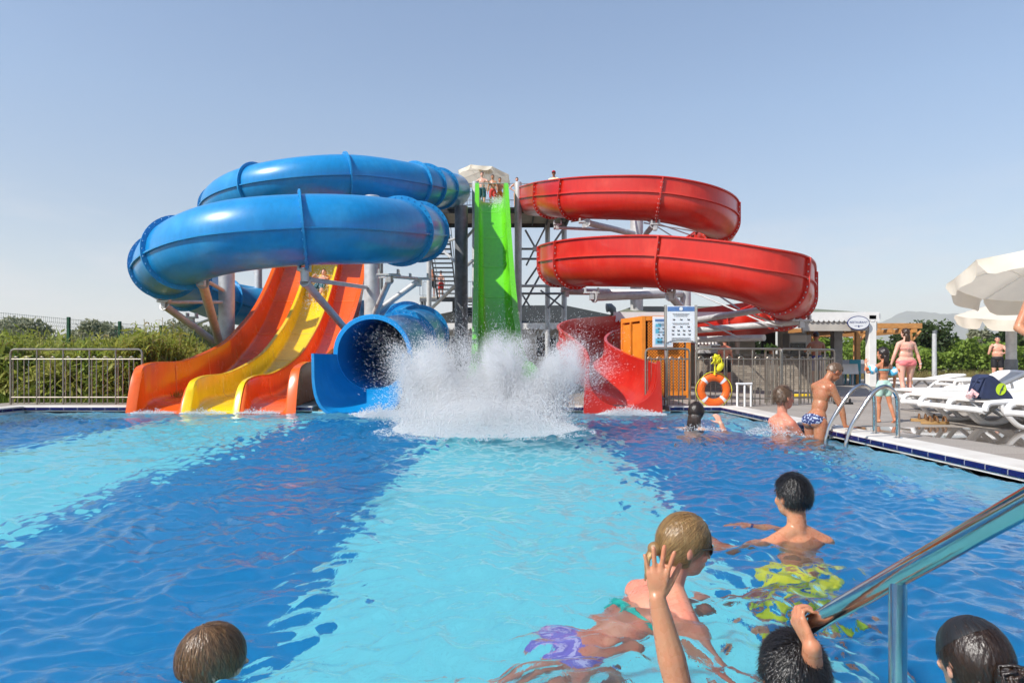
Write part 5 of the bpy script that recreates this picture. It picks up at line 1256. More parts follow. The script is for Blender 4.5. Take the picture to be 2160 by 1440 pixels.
def person(label, loc, rz, s, skin, vox, spine=(0,0,1), pelvis=.93, neck=None, look=None, right=(1,0,0), arms=None, legs=None, hair=h_black, hair_kind='short', hands=(.5,.5),
           spreads=(.2,.2), w=1., fat=1., hip=1., female=False, clothes=(), cloth_mat=None, hand_k=.95, palms=None, head_s=1., group=None, strand=None, thumbs=(.75,.75), fit=False, arm_k=1., leg_k=1., forearm_cut=None):
    t = thing('person', label, 'person', loc, group, rz)
    u = Vector(spine).normalized(); r_ = Vector(right); r_ = (r_-u*r_.dot(u)).normalized(); f_ = u.cross(r_)
    p0 = V3(0,0,pelvis) if not hasattr(pelvis, '__len__') else Vector(pelvis)
    T = Matrix((r_, f_, u)).transposed()
    nb = p0+u*.50; nd = Vector(neck).normalized() if neck else u; lk = Vector(look) if look else f_
    HR = head_frame(nd, lk); hf = HR@V3(0,1,0); hu = nd; hr_ = HR@V3(1,0,0)
    hs = head_s; hc = nb+nd*(.105+.10*hs)+hf*.018
    mb = MB()
    E_ = lambda c, rad: mb.ell(p0+T@Vector(c), rad, T, 20, 12)
    E_((0,.0,.36), (.150*w,.100*fat,.165)); E_((0,-.015,.41), (.155*w,.085*fat,.10)); E_((0,.008*fat,.19), (.128*w*fat,.092*fat,.15)); E_((0,0,.03), (.158*w*hip,.108*fat,.125))
    for sg in (-1, 1):
        E_((sg*.072*hip,-.055,-.035), (.085*hip,.085,.10)); E_((sg*.068*w,.062*fat,.36), (.062,.035,.05) if not female else (.062,.062,.06))
    sh = [p0+T@V3(sg*.172*w,-.005,.445) for sg in (-1, 1)]
    mb.cap(sh[0]+T@V3(.03,0,0), sh[1]-T@V3(.03,0,0), .062, .062, 14)
    for q in sh: mb.cap(nb+nd*.035, q+u*.0, .046, .052, 12)
    mb.cap(nb-u*.03, nb+nd*.13, .056*(.85+.15*w), .050, 14)
    # head with a face
    Hh = lambda a, b, c: hc+HR@(V3(a,b,c)*hs)
    HE = lambda c, rad, nu=18, nv=11: mb.ell(Hh(*c), [q*hs for q in rad], HR, nu, nv)
    HE((0,-.004,.012), (.0755,.0955,.100), 24, 14); HE((0,.040,-.052), (.056,.052,.062)); HE((0,.062,-.088), (.026,.024,.020)); HE((0,.070,.020), (.052,.024,.022))
    mb.cap(Hh(0,.086,.006), Hh(0,.106,-.030), .009*hs, .0125*hs, 8); HE((0,.084,-.060), (.024,.016,.009)); HE((0,.083,-.070), (.021,.015,.008))
    for sg in (-1, 1):
        HE((sg*.045,.058,-.030), (.022,.024,.024)); mb.ell(Hh(sg*.079,-.006,-.012), (.009*hs,.019*hs,.031*hs), HR@Matrix.Rotation(sg*.25,3,'Z'), 12, 8)
    # arms: (upper dir, fore dir, hand dir, palm normal)
    arms = arms or [((-.18,0,-1),(-.08,.12,-1),(0,.1,-1),(1,0,0)), ((.18,0,-1),(.08,.12,-1),(0,.1,-1),(-1,0,0))]
    J = {}
    for i, (a, q) in enumerate(zip(arms, sh)):
        if a is None: continue
        d1, d2, d3 = [Vector(x).normalized() for x in a[:3]]; el = q+d1*.275*arm_k; wr = el+d2*.245*arm_k
        if fit: el = (Vector(a[0])-Vector(loc))/s; wr = (Vector(a[1])-Vector(loc))/s; d1 = (el-q).normalized(); d2 = (wr-el).normalized()
        J[i] = (q, el, wr, d3); LA = (el-q).length
        mb.cap(q, q+d1*.36*LA, .054, .050, 12); mb.cap(q+d1*.33*LA, el, .049, .039, 12); m_ = el+d2*(wr-el).length*.33; mb.cap(el, m_, .039, .041, 12); mb.cap(m_, wr, .041, .0255, 12)
        hand(mb, wr, d3, a[3], i == 1, hands[i], spreads[i], hand_k, thumbs[i])
    legs = legs or [((-.05,.03,-1),(0,-.05,-1),(-.1,1,-.12)), ((.05,.03,-1),(0,-.05,-1),(.1,1,-.12))]
    LJ = {}
    for i, a in enumerate(legs):
        if a is None: continue
        sg = -1 if i == 0 else 1; hp = p0+T@V3(sg*.088*hip,0,-.05); d1, d2, d3 = [Vector(x).normalized() for x in a]; kn = hp+d1*.42*leg_k; an = kn+d2*.405*leg_k; LJ[i] = (hp, kn, an, d1)
        mb.cap(hp, hp+d1*.18*leg_k, .088*(.5+.5*hip)*fat**.5, .076*fat**.5, 14); mb.cap(hp+d1*.16*leg_k, kn, .076*fat**.5, .052, 14)
        cf = kn+d2*.13*leg_k-Vector(d3)*.012; mb.cap(kn, cf, .051, .054, 12); mb.cap(cf, an, .053, .034, 12); mb.cap(an-d3*.035-V3(0,0,.02), an+d3*.10-V3(0,0,.03), .034, .033, 10); mb.cap(an+d3*.08-V3(0,0,.035), an+d3*.165-V3(0,0,.042), .036, .022, 10)
    body = remeshed(mb, vox, 'body', skin, t, 5 if vox > .007 else 7, s)
    # eyes
    eb = MB()
    for sg in (-1, 1):
        eb.ell(Hh(sg*.031,.0765,.002)*s, [q*hs*s for q in (.0115,.007,.0055)], HR, 10, 8, 0); eb.ell(Hh(sg*.031,.0820,.002)*s, [q*hs*s for q in (.0055,.003,.0055)], HR, 8, 6, 1); eb.tube([Hh(sg*.016,.090,.022)*s, Hh(sg*.034,.090,.027)*s, Hh(sg*.052,.078,.020)*s], .0035*hs*s, 6, mi=2)
    eb.build('eyes_and_brows', [mat('eye white', (.45,.42,.40), .3), m_black, hair], t, local=True)
    # hair
    if hair_kind:
        mk = mask_long if hair_kind in ('long', 'bob', 'bun', 'tail', 'wetlong') else mask_short
        hc2 = hc+HR@(V3(0,-.004,.012)*hs)
        Hs = HR*hs
        sm = hair_shell(hc2, Hs, mk, {'crew': .0025, 'short': .008}.get(hair_kind, .009), seed=int(abs(loc[0])*97))
        if hair_kind in ('long', 'wetlong'):
            rr = random.Random(3)
            for k in range(26):
                x = -.06+.12*k/25; y0 = -.085+.03*abs(x/.06)**2; L = .17+.10*rr.random()
                sm.tube([Hh(x*.8,y0+.01,.02), Hh(x*1.05,y0-.012,-.06), Hh(x*1.15+rr.uniform(-.01,.01),y0-.005,-.12), Hh(x*1.2+rr.uniform(-.02,.02),y0+.005,-.12-L*.6)], [.010,.013,.011,.003], 6)
        if hair_kind == 'wetlong':
            for k in range(14):
                sg = 1 if k % 2 else -1; y0 = -.05+.11*(k//2)/6; sm.tube([Hh(sg*.055,y0*.8,.06), Hh(sg*.085,y0,-.01), Hh(sg*.083,y0,-.10), Hh(sg*.075,y0+.01,-.20)], [.010,.013,.011,.004], 6)
        if strand: strands(sm, hc2, Hs, mk, **strand)
        if hair_kind == 'tail':
            sm.ell(Hh(0,-.112,-.035), (.030,.028,.027), HR, 12, 8)
            for k in range(18):
                a = 6.28*k/18; sm.tube([Hh(.010*math.cos(a),-.12,-.04+.010*math.sin(a)), Hh(.016*math.cos(a),-.135,-.075+.01*math.sin(a)), Hh(.012*math.cos(a*2),-.125,-.13-.01*(k%4))], [.008,.007,.002], 6)
        if hair_kind == 'bun':
            for k in range(70):
                a = 6.28*k/70; rr = random.Random(k); q = rr.uniform(.015,.042); cx, cz = rr.uniform(-.01,.01), rr.uniform(-.01,.01)
                pts = [Hh(cx+q*math.cos(a+b), -.130-rr.uniform(0,.03)-.018*math.sin(b*1.3), .002+cz+q*math.sin(a+b)*.85) for b in np.linspace(0, 3.6, 7)]; sm.tube(pts, [.003,.0055,.006,.006,.006,.005,.002], 5)
            sm.ell(Hh(0,-.130,.002), (.046,.036,.042), HR, 16, 10)
            for k in range(40):
                rr = random.Random(k+90); a = rr.uniform(-1.2,1.2); sm.tube([Hh(.085*math.sin(a),-.02-.05*math.cos(a)*rr.random(),.02*rr.random()-.01), Hh(.055*math.sin(a),-.095,-.03), Hh(.02*math.sin(a),-.125,.002)], [.002,.003,.003], 4)
        sm.v = [tuple(Vector(q)*s) for q in sm.v]; sm.build('hair', hair, t, local=True, angle=0)
    # clothing
    for c in clothes:
        kind, m2 = c[0], c[1]; cb = MB()
        CE = lambda q, rad: cb.ell(p0+T@Vector(q), rad, T, 20, 12)
        if kind in ('trunks', 'shorts'):
            CE((0,0,.03), (.168*w*hip,.118*fat,.112))
            ln = c[2] if len(c) > 2 else .55
            for i, (hp, kn, an, d1) in LJ.items():
                CE(((-1 if i == 0 else 1)*.072*hip,-.055,-.035), (.093*hip,.093,.105)); cb.cap(hp, hp+(kn-hp)*ln, .100*(.5+.5*hip)*fat**.5, .088*fat**.5, 16)
        elif kind == 'brief':
            CE((0,-.004,.015), (.166*w*hip,.118*fat,.082)); CE((0,.0,-.045), (.10*hip,.108*fat,.075))
            for sg in (-1, 1): CE((sg*.070*hip,-.057,-.030), (.090*hip,.091,.090))
        elif kind == 'top':
            CE((0,-.002,.352), (.159*w,.110*fat,.055))
            for sg in (-1, 1): CE((sg*.068*w,.062*fat,.36), (.068,.068,.062))
        elif kind == 'shirt':
            CE((0,0,.33), (.168*w,.118*fat,.20)); CE((0,0,.12), (.160*w,.115*fat,.16)); cb.cap(sh[0]+T@V3(.02,0,0), sh[1]-T@V3(.02,0,0), .075, .075, 14)
            for i, (q, el, wr, d3) in J.items(): cb.cap(q, q+(el-q)*.62, .066, .062, 12)
        if kind in ('trunks', 'shorts', 'brief', 'top', 'shirt'):
            remeshed(cb, max(vox, .006), {'brief': 'swim_briefs', 'trunks': 'swim_trunks', 'shorts': 'shorts', 'top': 'swim_top', 'shirt': 'shirt'}[kind], m2, t, 3, s)
        elif kind == 'band':      # back band of a bikini top with halter strings
            n = 40; pts = [p0+T@V3((.1525*w)*math.cos(6.2832*k/n), (.1035*fat)*math.sin(6.2832*k/n), .335) for k in range(n)]
            v = []; f = []
            for k in range(n):
                cdir = (pts[k]-(p0+T@V3(0,0,.335))).normalized()
                for (a, b) in ((0,-.014),(.0045,-.012),(.0045,.012),(0,.014)): v.append(pts[k]+cdir*a+u*b)
            for k in range(n):
                j = (k+1) % n
                for q in range(4): f.append((k*4+q, k*4+(q+1)%4, j*4+(q+1)%4, j*4+q))
            cb.add(v, f)
            cb.tube([p0+T@V3(0,-.104,.335), p0+T@V3(.03,-.125,.345), p0+T@V3(.045,-.13,.31)], .006, 6); cb.tube([p0+T@V3(0,-.104,.335), p0+T@V3(-.03,-.13,.325), p0+T@V3(-.05,-.125,.29)], .006, 6); cb.ell(p0+T@V3(0,-.108,.335), (.016,.012,.014), T, 8, 6)
            for sg in (-1, 1): cb.tube([p0+T@V3(sg*.08,.10,.36), p0+T@V3(sg*.07,.06,.46), nb+T@V3(sg*.045,-.03,.03), nb+T@V3(0,-.058,.045)], .0045, 6); cb.ell(p0+T@V3(sg*.068*w,.068*fat,.36), (.06,.058,.055), T, 14, 9)
            cb.v = [tuple(Vector(q)*s) for q in cb.v]; cb.build('bikini_top', m2, t, local=True)
        elif kind == 'sunglasses':
            for sg in (-1, 1):
                cb.ell(Hh(sg*.034,.095,.002), (.027*hs,.006*hs,.021*hs), HR@Matrix.Rotation(-sg*.22,3,'Z'), 14, 8); cb.tube([Hh(sg*.060,.088,.010), Hh(sg*.078,.045,.010), Hh(sg*.082,-.004,.004)], .0032*hs, 6)
            cb.tube([Hh(-.012,.102,.008), Hh(.012,.102,.008)], .003, 6); cb.v = [tuple(Vector(q)*s) for q in cb.v]; cb.build('sunglasses', m2, t, local=True)
        elif kind == 'cap':
            cb.ell(Hh(0,-.004,.040), (.084*hs,.104*hs,.078*hs), HR, 16, 9); cb.ell(Hh(0,.105,.030), (.065*hs,.055*hs,.008*hs), HR, 14, 6); cb.v = [tuple(Vector(q)*s) for q in cb.v]; cb.build('sun_cap', m2, t, local=True)
        elif kind == 'head_shell':
            cb = hair_shell(hc+HR@V3(0,-.002,.013), HR*hs, lambda d: d.y*.66+d.z*.75 > .30+.04*d.x and (d.y < .55 or d.z > .25), .0135, rough=.001, nu=220, nv=150); cb.v = [tuple(Vector(q)*s) for q in cb.v]; cb.build('head_shell', m2, t, local=True, angle=0)  # black shell over the front and top of the hair
        elif kind == 'armbands':
            for i, (q, el, wr, d3) in J.items():
                d = (el-q).normalized(); c0 = q+(el-q)*.55; ab = MB(); ab.lathe([(.055,-.075),(.085,-.085),(.115,-.04),(.118,.04),(.085,.085),(.055,.075)], c0, 20, d); ab.v = [tuple(Vector(x)*s) for x in ab.v]; ab.build('swim_armband', m2, t, local=True)
                fn = MB(); fn.tube([c0+V3((1 if i else -1)*.11,0,.02), c0+V3((1 if i else -1)*.18,.0,.04), c0+V3((1 if i else -1)*.21,0,-.03)], [.035,.028,.006], 8); fn.v = [tuple(Vector(x)*s) for x in fn.v]; fn.build('armband_fin', mat('orange vinyl', (.80,.20,.05), .35), t, local=True)
        elif kind == 'bracelet':
            q, el, wr, d3 = J[c[2]]; cb.lathe([(.027,-.008),(.031,-.006),(.031,.006),(.027,.008)], wr-(wr-el).normalized()*.01, 16, (wr-el)); cb.v = [tuple(Vector(x)*s) for x in cb.v]; cb.build('wristband', m2, t, local=True)
    return t
def place(px, py, d, rz, s, z_local):
    "root position so that the local height z_local (in body units) shows at the pixel"
    p = P(px, py, d); return Vector((p.x, p.y, p.z-z_local*s))
RD = math.radians
def pattern(name, base, c2, sc, c3=None):
    m, n, l, b = nodes_of(name); tc = n.new('ShaderNodeTexCoord'); vo = n.new('ShaderNodeTexVoronoi'); vo.inputs['Scale'].default_value = sc; l.new(tc.outputs['Object'], vo.inputs['Vector'])
    no = n.new('ShaderNodeTexNoise'); no.inputs['Scale'].default_value = sc*.9; no.inputs['Detail'].default_value = 2; l.new(tc.outputs['Object'], no.inputs['Vector'])
    r = n.new('ShaderNodeValToRGB'); r.color_ramp.interpolation = 'CONSTANT'; r.color_ramp.elements[0].color = (*base, 1); r.color_ramp.elements[1].position = .62; r.color_ramp.elements[1].color = (*c2, 1)
    if c3: e = r.color_ramp.elements.new(.78); e.color = (*c3, 1)
    hf_ = n.new('ShaderNodeMath'); l.new(vo.outputs['Distance'], hf_.inputs[0]); l.new(no.outputs['Fac'], hf_.inputs[1]); h2_ = n.new('ShaderNodeMath'); h2_.operation = 'MULTIPLY'; h2_.inputs[1].default_value = .55; l.new(hf_.outputs[0], h2_.inputs[0]); l.new(h2_.outputs[0], r.inputs[0]); l.new(r.outputs[0], b.inputs['Base Color']); b.inputs['Roughness'].default_value = .7; return m
m_yellow_cloth = pattern('yellow swim cloth', (.74,.68,.02), (.70,.66,.05), 14, (.05,.12,.35)); m_teal_cloth = mat('teal bikini', (.01,.42,.34), .6); m_purple = pattern('purple dotted cloth', (.20,.16,.55), (.55,.50,.75), 26, (.60,.03,.40))
m_navy_pat = pattern('navy patterned swim cloth', (.02,.03,.12), (.45,.50,.62), 42); m_pink_cloth = mat('coral pink bikini', (.78,.20,.20), .65, 0, .06, 8); m_skin_top = mat('pale pink bikini top', (.72,.32,.27), .65)
m_red_cloth = mat('red swim shorts', (.55,.03,.02), .7); m_orange_cloth = mat('orange swim shorts', (.75,.22,.01), .7); m_teal_dark = mat('dark teal swim shorts', (.008,.10,.13), .7); m_blk_cloth = mat('black swim shorts', (.010,.010,.013), .7)
m_mint = mat('mint shorts', (.42,.62,.52), .7); m_aqua_top = mat('aqua swim top', (.10,.38,.42), .7); m_shirt = mat('pale yellow shirt', (.78,.72,.48), .8); m_redcap = mat('red sun cap', (.50,.01,.02), .7)
m_armband = pattern('blue and white vinyl', (.10,.48,.75), (.80,.80,.78), 9, (.78,.30,.10)); m_lens = mat('dark lens', (.03,.015,.01), .08)

SW = 'people in the pool'; PLT = 'people on the slide tower'; DK = 'people on the poolside paving'
# boy with black hair and yellow trunks
person('boy with short black hair and yellow trunks standing in the water', place(1690,1052,3.45,0,.92,1.635), RD(8), .92, sk_tan, .0065, hair=h_black, hair_kind='short', spine=(0,.08,1), look=(-.22,1,-.05), head_s=1.06, w=.92,
       arms=[((-.90,.15,-.34),(-.30,.55,.55),(-.3,.9,.1),(0,-.2,-1)), ((-.10,.95,-.12),(-.85,.45,.14),(-.85,.45,-.05),(0,0,-1))], hands=(.35,.15), spreads=(.15,.1), group=SW, clothes=[('trunks', m_yellow_cloth, .75), ('bracelet', m_navy, 1)],
       strand=dict(n=5200, L=.026, crown=(0,-.35,.9), seed=5, off=.006, lift=.007, wid=.0010))
# woman with blond hair
sp = V3(.36,.12,.36); RZ = RD(-82); Rm = Matrix.Rotation(-RZ, 3, 'Z')
nbp = P(1412,1258,2.60); pel = nbp-sp.normalized()*.5
person('woman with wet blond hair, sunglasses and teal bikini top swimming', pel, RZ, 1.0, sk_pink, .0052, spine=Rm@sp, pelvis=(0,0,0), right=Rm@V3(.36,-.92,0), neck=Rm@V3(.20,.03,1), look=Rm@V3(1,.16,-.10), hair=h_blond, hair_kind='tail', female=True, w=.93, hip=1.02, group=SW,
       arms=[(Rm@V3(.70,.35,-.6),Rm@V3(.95,.18,-.05),Rm@V3(1,0,.02),Rm@V3(0,0,-1)), (Rm@V3(.28,-.40,-.82),Rm@V3(.42,-.05,-.72),Rm@V3(.9,.1,-.25),Rm@V3(0,0,-1))], hands=(.12,.2), spreads=(.3,.3),
       legs=[(Rm@V3(-.25,.10,-1),Rm@V3(-.8,.1,-.5),Rm@V3(-1,0,-.2)), (Rm@V3(.05,-.05,-1),Rm@V3(-.75,0,-.6),Rm@V3(-1,0,-.2))], clothes=[('band', m_teal_cloth), ('brief', m_purple), ('sunglasses', m_lens)],
       strand=dict(n=6500, L=.10, crown=(0,.55,.65), seed=6, off=.0085, lift=.004, wid=.0010))
# boy at the handrail, one arm raised
hcF = P(1682,1434,1.66); sF = .86
shl = V3(hcF.x-.150, hcF.y+.01, hcF.z-.225)      # left shoulder
Lw = P(1386,1262,1.68); Le = P(1432,1452,1.66); bt_ = a2-dirr*.035; th_ = dirr.normalized(); hd_ = V3(-.22,.12,1.0); hd_ = (hd_-th_*hd_.dot(th_)).normalized(); pn_ = th_.cross(hd_); Rw = bt_-hd_*.070*.70-pn_*.040; Rs = V3(hcF.x+.140, hcF.y+.03, hcF.z-.225); Re = P(1716,1560,1.74)
nbl = hcF-V3(0,.0,.205*sF)-V3(0,.018*sF,0); pelF = nbl-V3(0,.06,1).normalized()*.5*sF
def seg(a, b): return ((b-a)/sF)
person('boy with spiky black hair raising one arm and gripping the handrail', pelF, 0, sF, sk_tan, .0033, spine=(0,.06,1), pelvis=(0,0,0), hair=h_black, hair_kind='short', look=(.05,1,-.22), neck=(0,.12,1), head_s=1.03, hand_k=.90, w=.88, group=SW,
       arms=[(tuple(Le), tuple(Lw), (.02,-.03,1), (.30,.95,0)), (tuple(Re), tuple(Rw), tuple(hd_), tuple(pn_))], hands=(.05,1.05), spreads=(.75,.05), thumbs=(.45,.35), fit=True, arm_k=1.0,
       strand=dict(n=8000, L=.030, crown=(.02,-.55,.80), seed=8, off=.005, lift=.010, wid=.0009))
# child, lower left
hcG = P(436,1402,2.02)
person('child with straight light brown hair, head only, lower left of the pool', hcG-V3(0,0,.72*.86), RD(-52), .86, sk_light, .0055, spine=(0,0,1), pelvis=(0,0,.02), hair=h_light, hair_kind='bob', look=(.05,1,-.1), head_s=1.05, w=.85, group=SW,
       strand=dict(n=9000, L=.09, crown=(0,-.25,.95), seed=9, off=.010, lift=.007, wid=.0010, wave=.4))
# woman with bun, black over the top of the head, lower right
hcH = P(2072,1396,1.92)
person('woman with dark brown bun and black top of the head at the lower right', hcH-V3(0,0,.715), RD(6), 1.0, sk_light, .0055, spine=(0,0,1), pelvis=(0,0,.0), hair=h_dark, hair_kind='bun', look=(0,1,-.02), neck=(0,.05,1), w=.9, female=True, group=SW, clothes=[('head_shell', m_black)],
       strand=dict(n=7000, L=.10, crown=(0,.6,.7), seed=10, off=.0085, lift=.005, wid=.0010))
# girl holding her hair
person('girl with long wet hair holding it with one raised hand in the water', place(1464,874,9.3,0,1.15,1.60), RD(-38), 1.15, sk_light, .010, hair=h_dark, hair_kind='long', look=(-.2,1,-.5), neck=(0,.25,1), group=SW, female=True, w=.85,
       arms=[((-.95,-.15,.05),(.35,.85,-.25),(.5,.8,0),(0,0,-1)), ((.62,.30,-.25),(-.30,-.25,.95),(-.5,.1,.8),(-.6,.6,0))], clothes=[('top', m_blk_cloth)], strand=dict(n=1500, L=.13, crown=(0,.3,.9), seed=12, off=.010, lift=.012, wid=.0026))
# two boys at the right edge
person('boy with cropped hair standing in the water at the pool edge', place(1650,843,8.75,0,1.2,1.62), RD(-72), 1.2, sk_pink, .010, hair=h_crew, hair_kind='short', look=(0,1,-.05), group=SW, w=.82, head_s=1.08,
       arms=[((-.25,.55,-.8),(.1,.95,-.3),(.1,1,-.1),(0,0,-1)), ((.15,.60,-.78),(0,.95,-.25),(0,1,-.1),(0,0,-1))], strand=dict(n=500, L=.03, crown=(0,-.3,.9), seed=2, off=.006, lift=.012, wid=.002))
bl = V3(.30,.30,1)
RZc = RD(-70); Rc = Matrix.Rotation(-RZc, 3, 'Z'); pC = P(1722,884,8.15)
person('tanned boy in navy patterned briefs leaning out over the pool edge', pC, RZc, .90, sk_deep, .009, pelvis=(0,0,0), spine=Rc@V3(.26,.10,1), neck=Rc@V3(.62,.1,.75), look=Rc@V3(.85,.15,-.6), hair=h_crew, hair_kind='short', w=.84, head_s=1.06, group=SW,
       arms=[(Rc@V3(.34,.25,-.90),Rc@V3(.22,.0,-1),Rc@V3(1,.1,-.05),Rc@V3(0,0,-1)), (Rc@V3(.42,-.05,-.90),Rc@V3(.20,.02,-1),Rc@V3(1,-.1,-.05),Rc@V3(0,0,-1))], hands=(.1,.1), arm_k=1.05,
       legs=[(Rc@V3(.10,.2,-1),Rc@V3(-.3,0,-1),Rc@V3(1,0,-.2)), (Rc@V3(-.10,-.1,-1),Rc@V3(-.1,0,-1),Rc@V3(1,0,-.2))], clothes=[('brief', m_navy_pat)])
# half hidden in the splash, and a rider on the yellow lane
person('bather almost hidden inside the white splash below the green slide', P(1074,905,10.1)-V3(0,0,.25), RD(170), .95, sk_pink, .014, pelvis=(0,0,0), spine=(0,-.5,.6), hair=h_dark, group=SW, legs=[((-.1,.8,.1),(0,.7,.5),(0,.6,.8)), ((.1,.8,.2),(0,.6,.6),(0,.5,.9))], clothes=[('trunks', m_red_cloth)])
zl = lane_floor(22.2)
person('rider lying back on the yellow lane under the blue coil', V3(lane_x(22.2)+1.46, 22.2, zl+.12), RD(180), .95, sk_light, .014, pelvis=(0,0,0), spine=(0,-.85,.62), right=(1,0,0), neck=(0,-.3,1), look=(0,1,-.2), hair=h_dark, legs=[((-.12,.85,-.5),(0,.85,-.5),(0,.5,.8)), ((.12,.85,-.5),(0,.85,-.55),(0,.5,.8))],
       arms=[((-.3,.7,.1),(.5,.7,.2),(.4,.8,0),(0,0,-1)), ((.3,.7,.1),(-.5,.7,.2),(-.4,.8,0),(0,0,-1))], clothes=[('trunks', m_teal_dark)])
# on the tower
hang = [((-.3,.05,-1),(-.1,.2,-1),(0,.1,-1),(1,0,0)), ((.3,.05,-1),(.1,.2,-1),(0,.1,-1),(-1,0,0))]
hips = [((-.75,-.15,-.65),(.72,.25,-.62),(.8,.3,-.3),(0,-1,0)), ((.75,-.15,-.65),(-.72,.25,-.62),(-.8,.3,-.3),(0,-1,0))]
lean = [((-.7,.35,-.6),(.2,.8,.1),(.5,.8,0),(0,0,-1)), ((.7,.35,-.6),(-.2,.8,.1),(-.5,.8,0),(0,0,-1))]
person('bare chested man in dark teal shorts leaning on the bar above the green slide', V3(-1.34,30.55,TZ), RD(176), .97, sk_fair, .013, hair=h_dark, arms=lean, clothes=[('trunks', m_teal_dark, .6)], group=PLT)
person('boy in red shorts waiting at the top of the green slide', V3(-.86,30.5,TZ+.02), RD(172), .88, sk_tan, .013, hair=h_dark, arms=hang, clothes=[('trunks', m_red_cloth, .6)], group=PLT, w=.9)
person('boy in orange shorts beside the one in red at the green slide top', V3(-.55,30.75,TZ), RD(186), .86, sk_tan, .013, hair=h_black, arms=[hang[0], ((.8,.3,-.35),(.5,.6,.1),(.6,.6,0),(0,0,-1))], clothes=[('trunks', m_orange_cloth, .6)], group=PLT, w=.9)
person('bare chested man in black briefs with hands on hips beside the tower column', V3(.22,30.6,TZ), RD(180), .84, sk_light, .013, hair=h_dark, arms=hips, clothes=[('brief', m_blk_cloth)], group=PLT)
person('lifeguard in red cap, sunglasses and pale shirt above the red slide', V3(1.90,31.0,TZ), RD(165), 1.08, sk_brown, .013, hair=h_black, arms=hang, clothes=[('shirt', m_shirt), ('shorts', m_red_cloth, .7), ('cap', m_redcap), ('sunglasses', m_lens)], group=PLT)
person('bather in dark shorts standing on the tower stair landing', V3(-4.55,39.0,4.6), RD(200), .95, sk_tan, .015, hair=h_dark, clothes=[('trunks', m_blk_cloth)], group=PLT)
person('bather waiting behind on the stair landing next to the rail', V3(-4.1,39.4,4.6), RD(160), .92, sk_fair, .015, hair=h_brown, clothes=[('trunks', m_red_cloth)], group=PLT)
# on the paving
person('woman in coral bikini with long brown hair walking away', V3(8.28,14.35,DZ), RD(4), .87, sk_fair, .009, hair=h_brown, hair_kind='long', female=True, hip=1.42, fat=1.25, w=1.10, clothes=[('brief', m_pink_cloth), ('band', m_skin_top), ('bracelet', m_paper, 1)], group=DK,
       arms=[((-.42,-.05,-1),(-.20,.25,-1),(0,.2,-1),(1,0,0)), ((.42,.02,-1),(.22,-.15,-1),(0,.1,-1),(-1,0,0))], legs=[((-.03,-.14,-1),(.0,-.22,-1),(-.05,1,-.35)), ((.0,.14,-1),(-.02,-.02,-1),(.1,1,-.1))], look=(-.35,1,-.15))
person('small dark haired child with blue armbands, aqua top and mint shorts', V3(4.98,9.15,DZ), RD(10), .55, sk_tan, .0075, hair=h_dark, hair_kind='long', head_s=1.38, w=.95, clothes=[('armbands', m_armband), ('top', m_aqua_top), ('shorts', m_mint, .45)], group=DK,
       arms=[((-.75,.2,-.5),(.05,.45,1),(.3,.3,.9),(.7,.3,0)), ((.55,.05,-.85),(.2,.3,-1),(0,.2,-1),(-1,0,0))], legs=[((-.05,.10,-1),(0,-.02,-1),(-.2,1,-.12)), ((.10,-.12,-1),(.10,-.30,-1),(.2,1,-.5))], look=(-.4,1,-.1))
person('bearded man in black trunks standing with one hand at his mouth', V3(17.35,24.4,DZ), RD(150), 1.0, sk_light, .012, hair=h_black, fat=1.28, w=1.08, clothes=[('trunks', m_blk_cloth, .45)], group=DK,
       arms=[((-.35,.55,-.75),(.65,.65,-.15),(.8,.4,0),(0,0,-1)), ((.28,.30,-.92),(-.28,.30,.95),(-.2,.1,1),(-.6,-.6,0))])
person('bare backed man with short hair standing at the bar counter', V3(6.02,19.3,DZ), RD(2), .87, sk_pink, .012, hair=h_crew, hair_kind='short', clothes=[('trunks', m_blk_cloth, .5)], group=DK, legs=[((-.06,.02,-1),(0,-.03,-1),(-.2,1,-.1)), ((.14,.05,-1),(.05,-.06,-1),(.2,1,-.1))])
person('dark tanned man leaning on the far end of the bar counter', V3(8.75,19.6,DZ), RD(-12), .97, sk_brown, .012, hair=h_black, spine=(0,.1,1), clothes=[('trunks', m_navy, .55)], group=DK, arms=[((-.4,.5,-.7),(.2,.9,.1),(.4,.9,0),(0,0,-1)), ((.3,.5,-.75),(0,.9,.1),(0,1,0),(0,0,-1))], look=(-.2,1,0))
person('tanned bather cut off by the right picture edge', V3(4.68,5.95,DZ), RD(190), .98, sk_tan, .009, hair=h_dark, clothes=[('trunks', m_blk_cloth)], group=DK, arms=[hang[0], ((.42,-.1,-.92),(-.1,.85,-.5),(0,.9,-.3),(-.4,0,-.8))])
# ================================================================== SPLASH AND FOAM
m_spray = mat('white spray', (.97,.98,.99), .5, 0, .01, 3, trans=.6, spec=.4)
TET = np.array([[.94,0,-.4],[-.47,.82,-.4],[-.47,-.82,-.4],[0,0,1.1]]); TF = np.array([[0,2,1],[0,1,3],[1,2,3],[2,0,3]])
def droplets(name, Pn, D, size, stretch, label=None):
    n = len(Pn); D = D/np.maximum(np.linalg.norm(D, axis=1), 1e-6)[:, None]; a = np.cross(D, [0.3,.9,.2]); a /= np.linalg.norm(a, axis=1)[:, None]; b_ = np.cross(D, a)
    B = np.stack([a, b_, D*stretch[:, None]], 2)*size[:, None, None]
    V = Pn[:, None, :]+np.einsum('nij,kj->nki', B, TET); F_ = (np.arange(n)*4)[:, None, None]+TF[None]
    o = np_mesh(name, V.reshape(-1, 3), F_.reshape(-1, 3), m_spray, None, True)
    return tag(o, kind='stuff')
r = np.random.default_rng(33); PP, DD, SS, ST = [], [], [], []
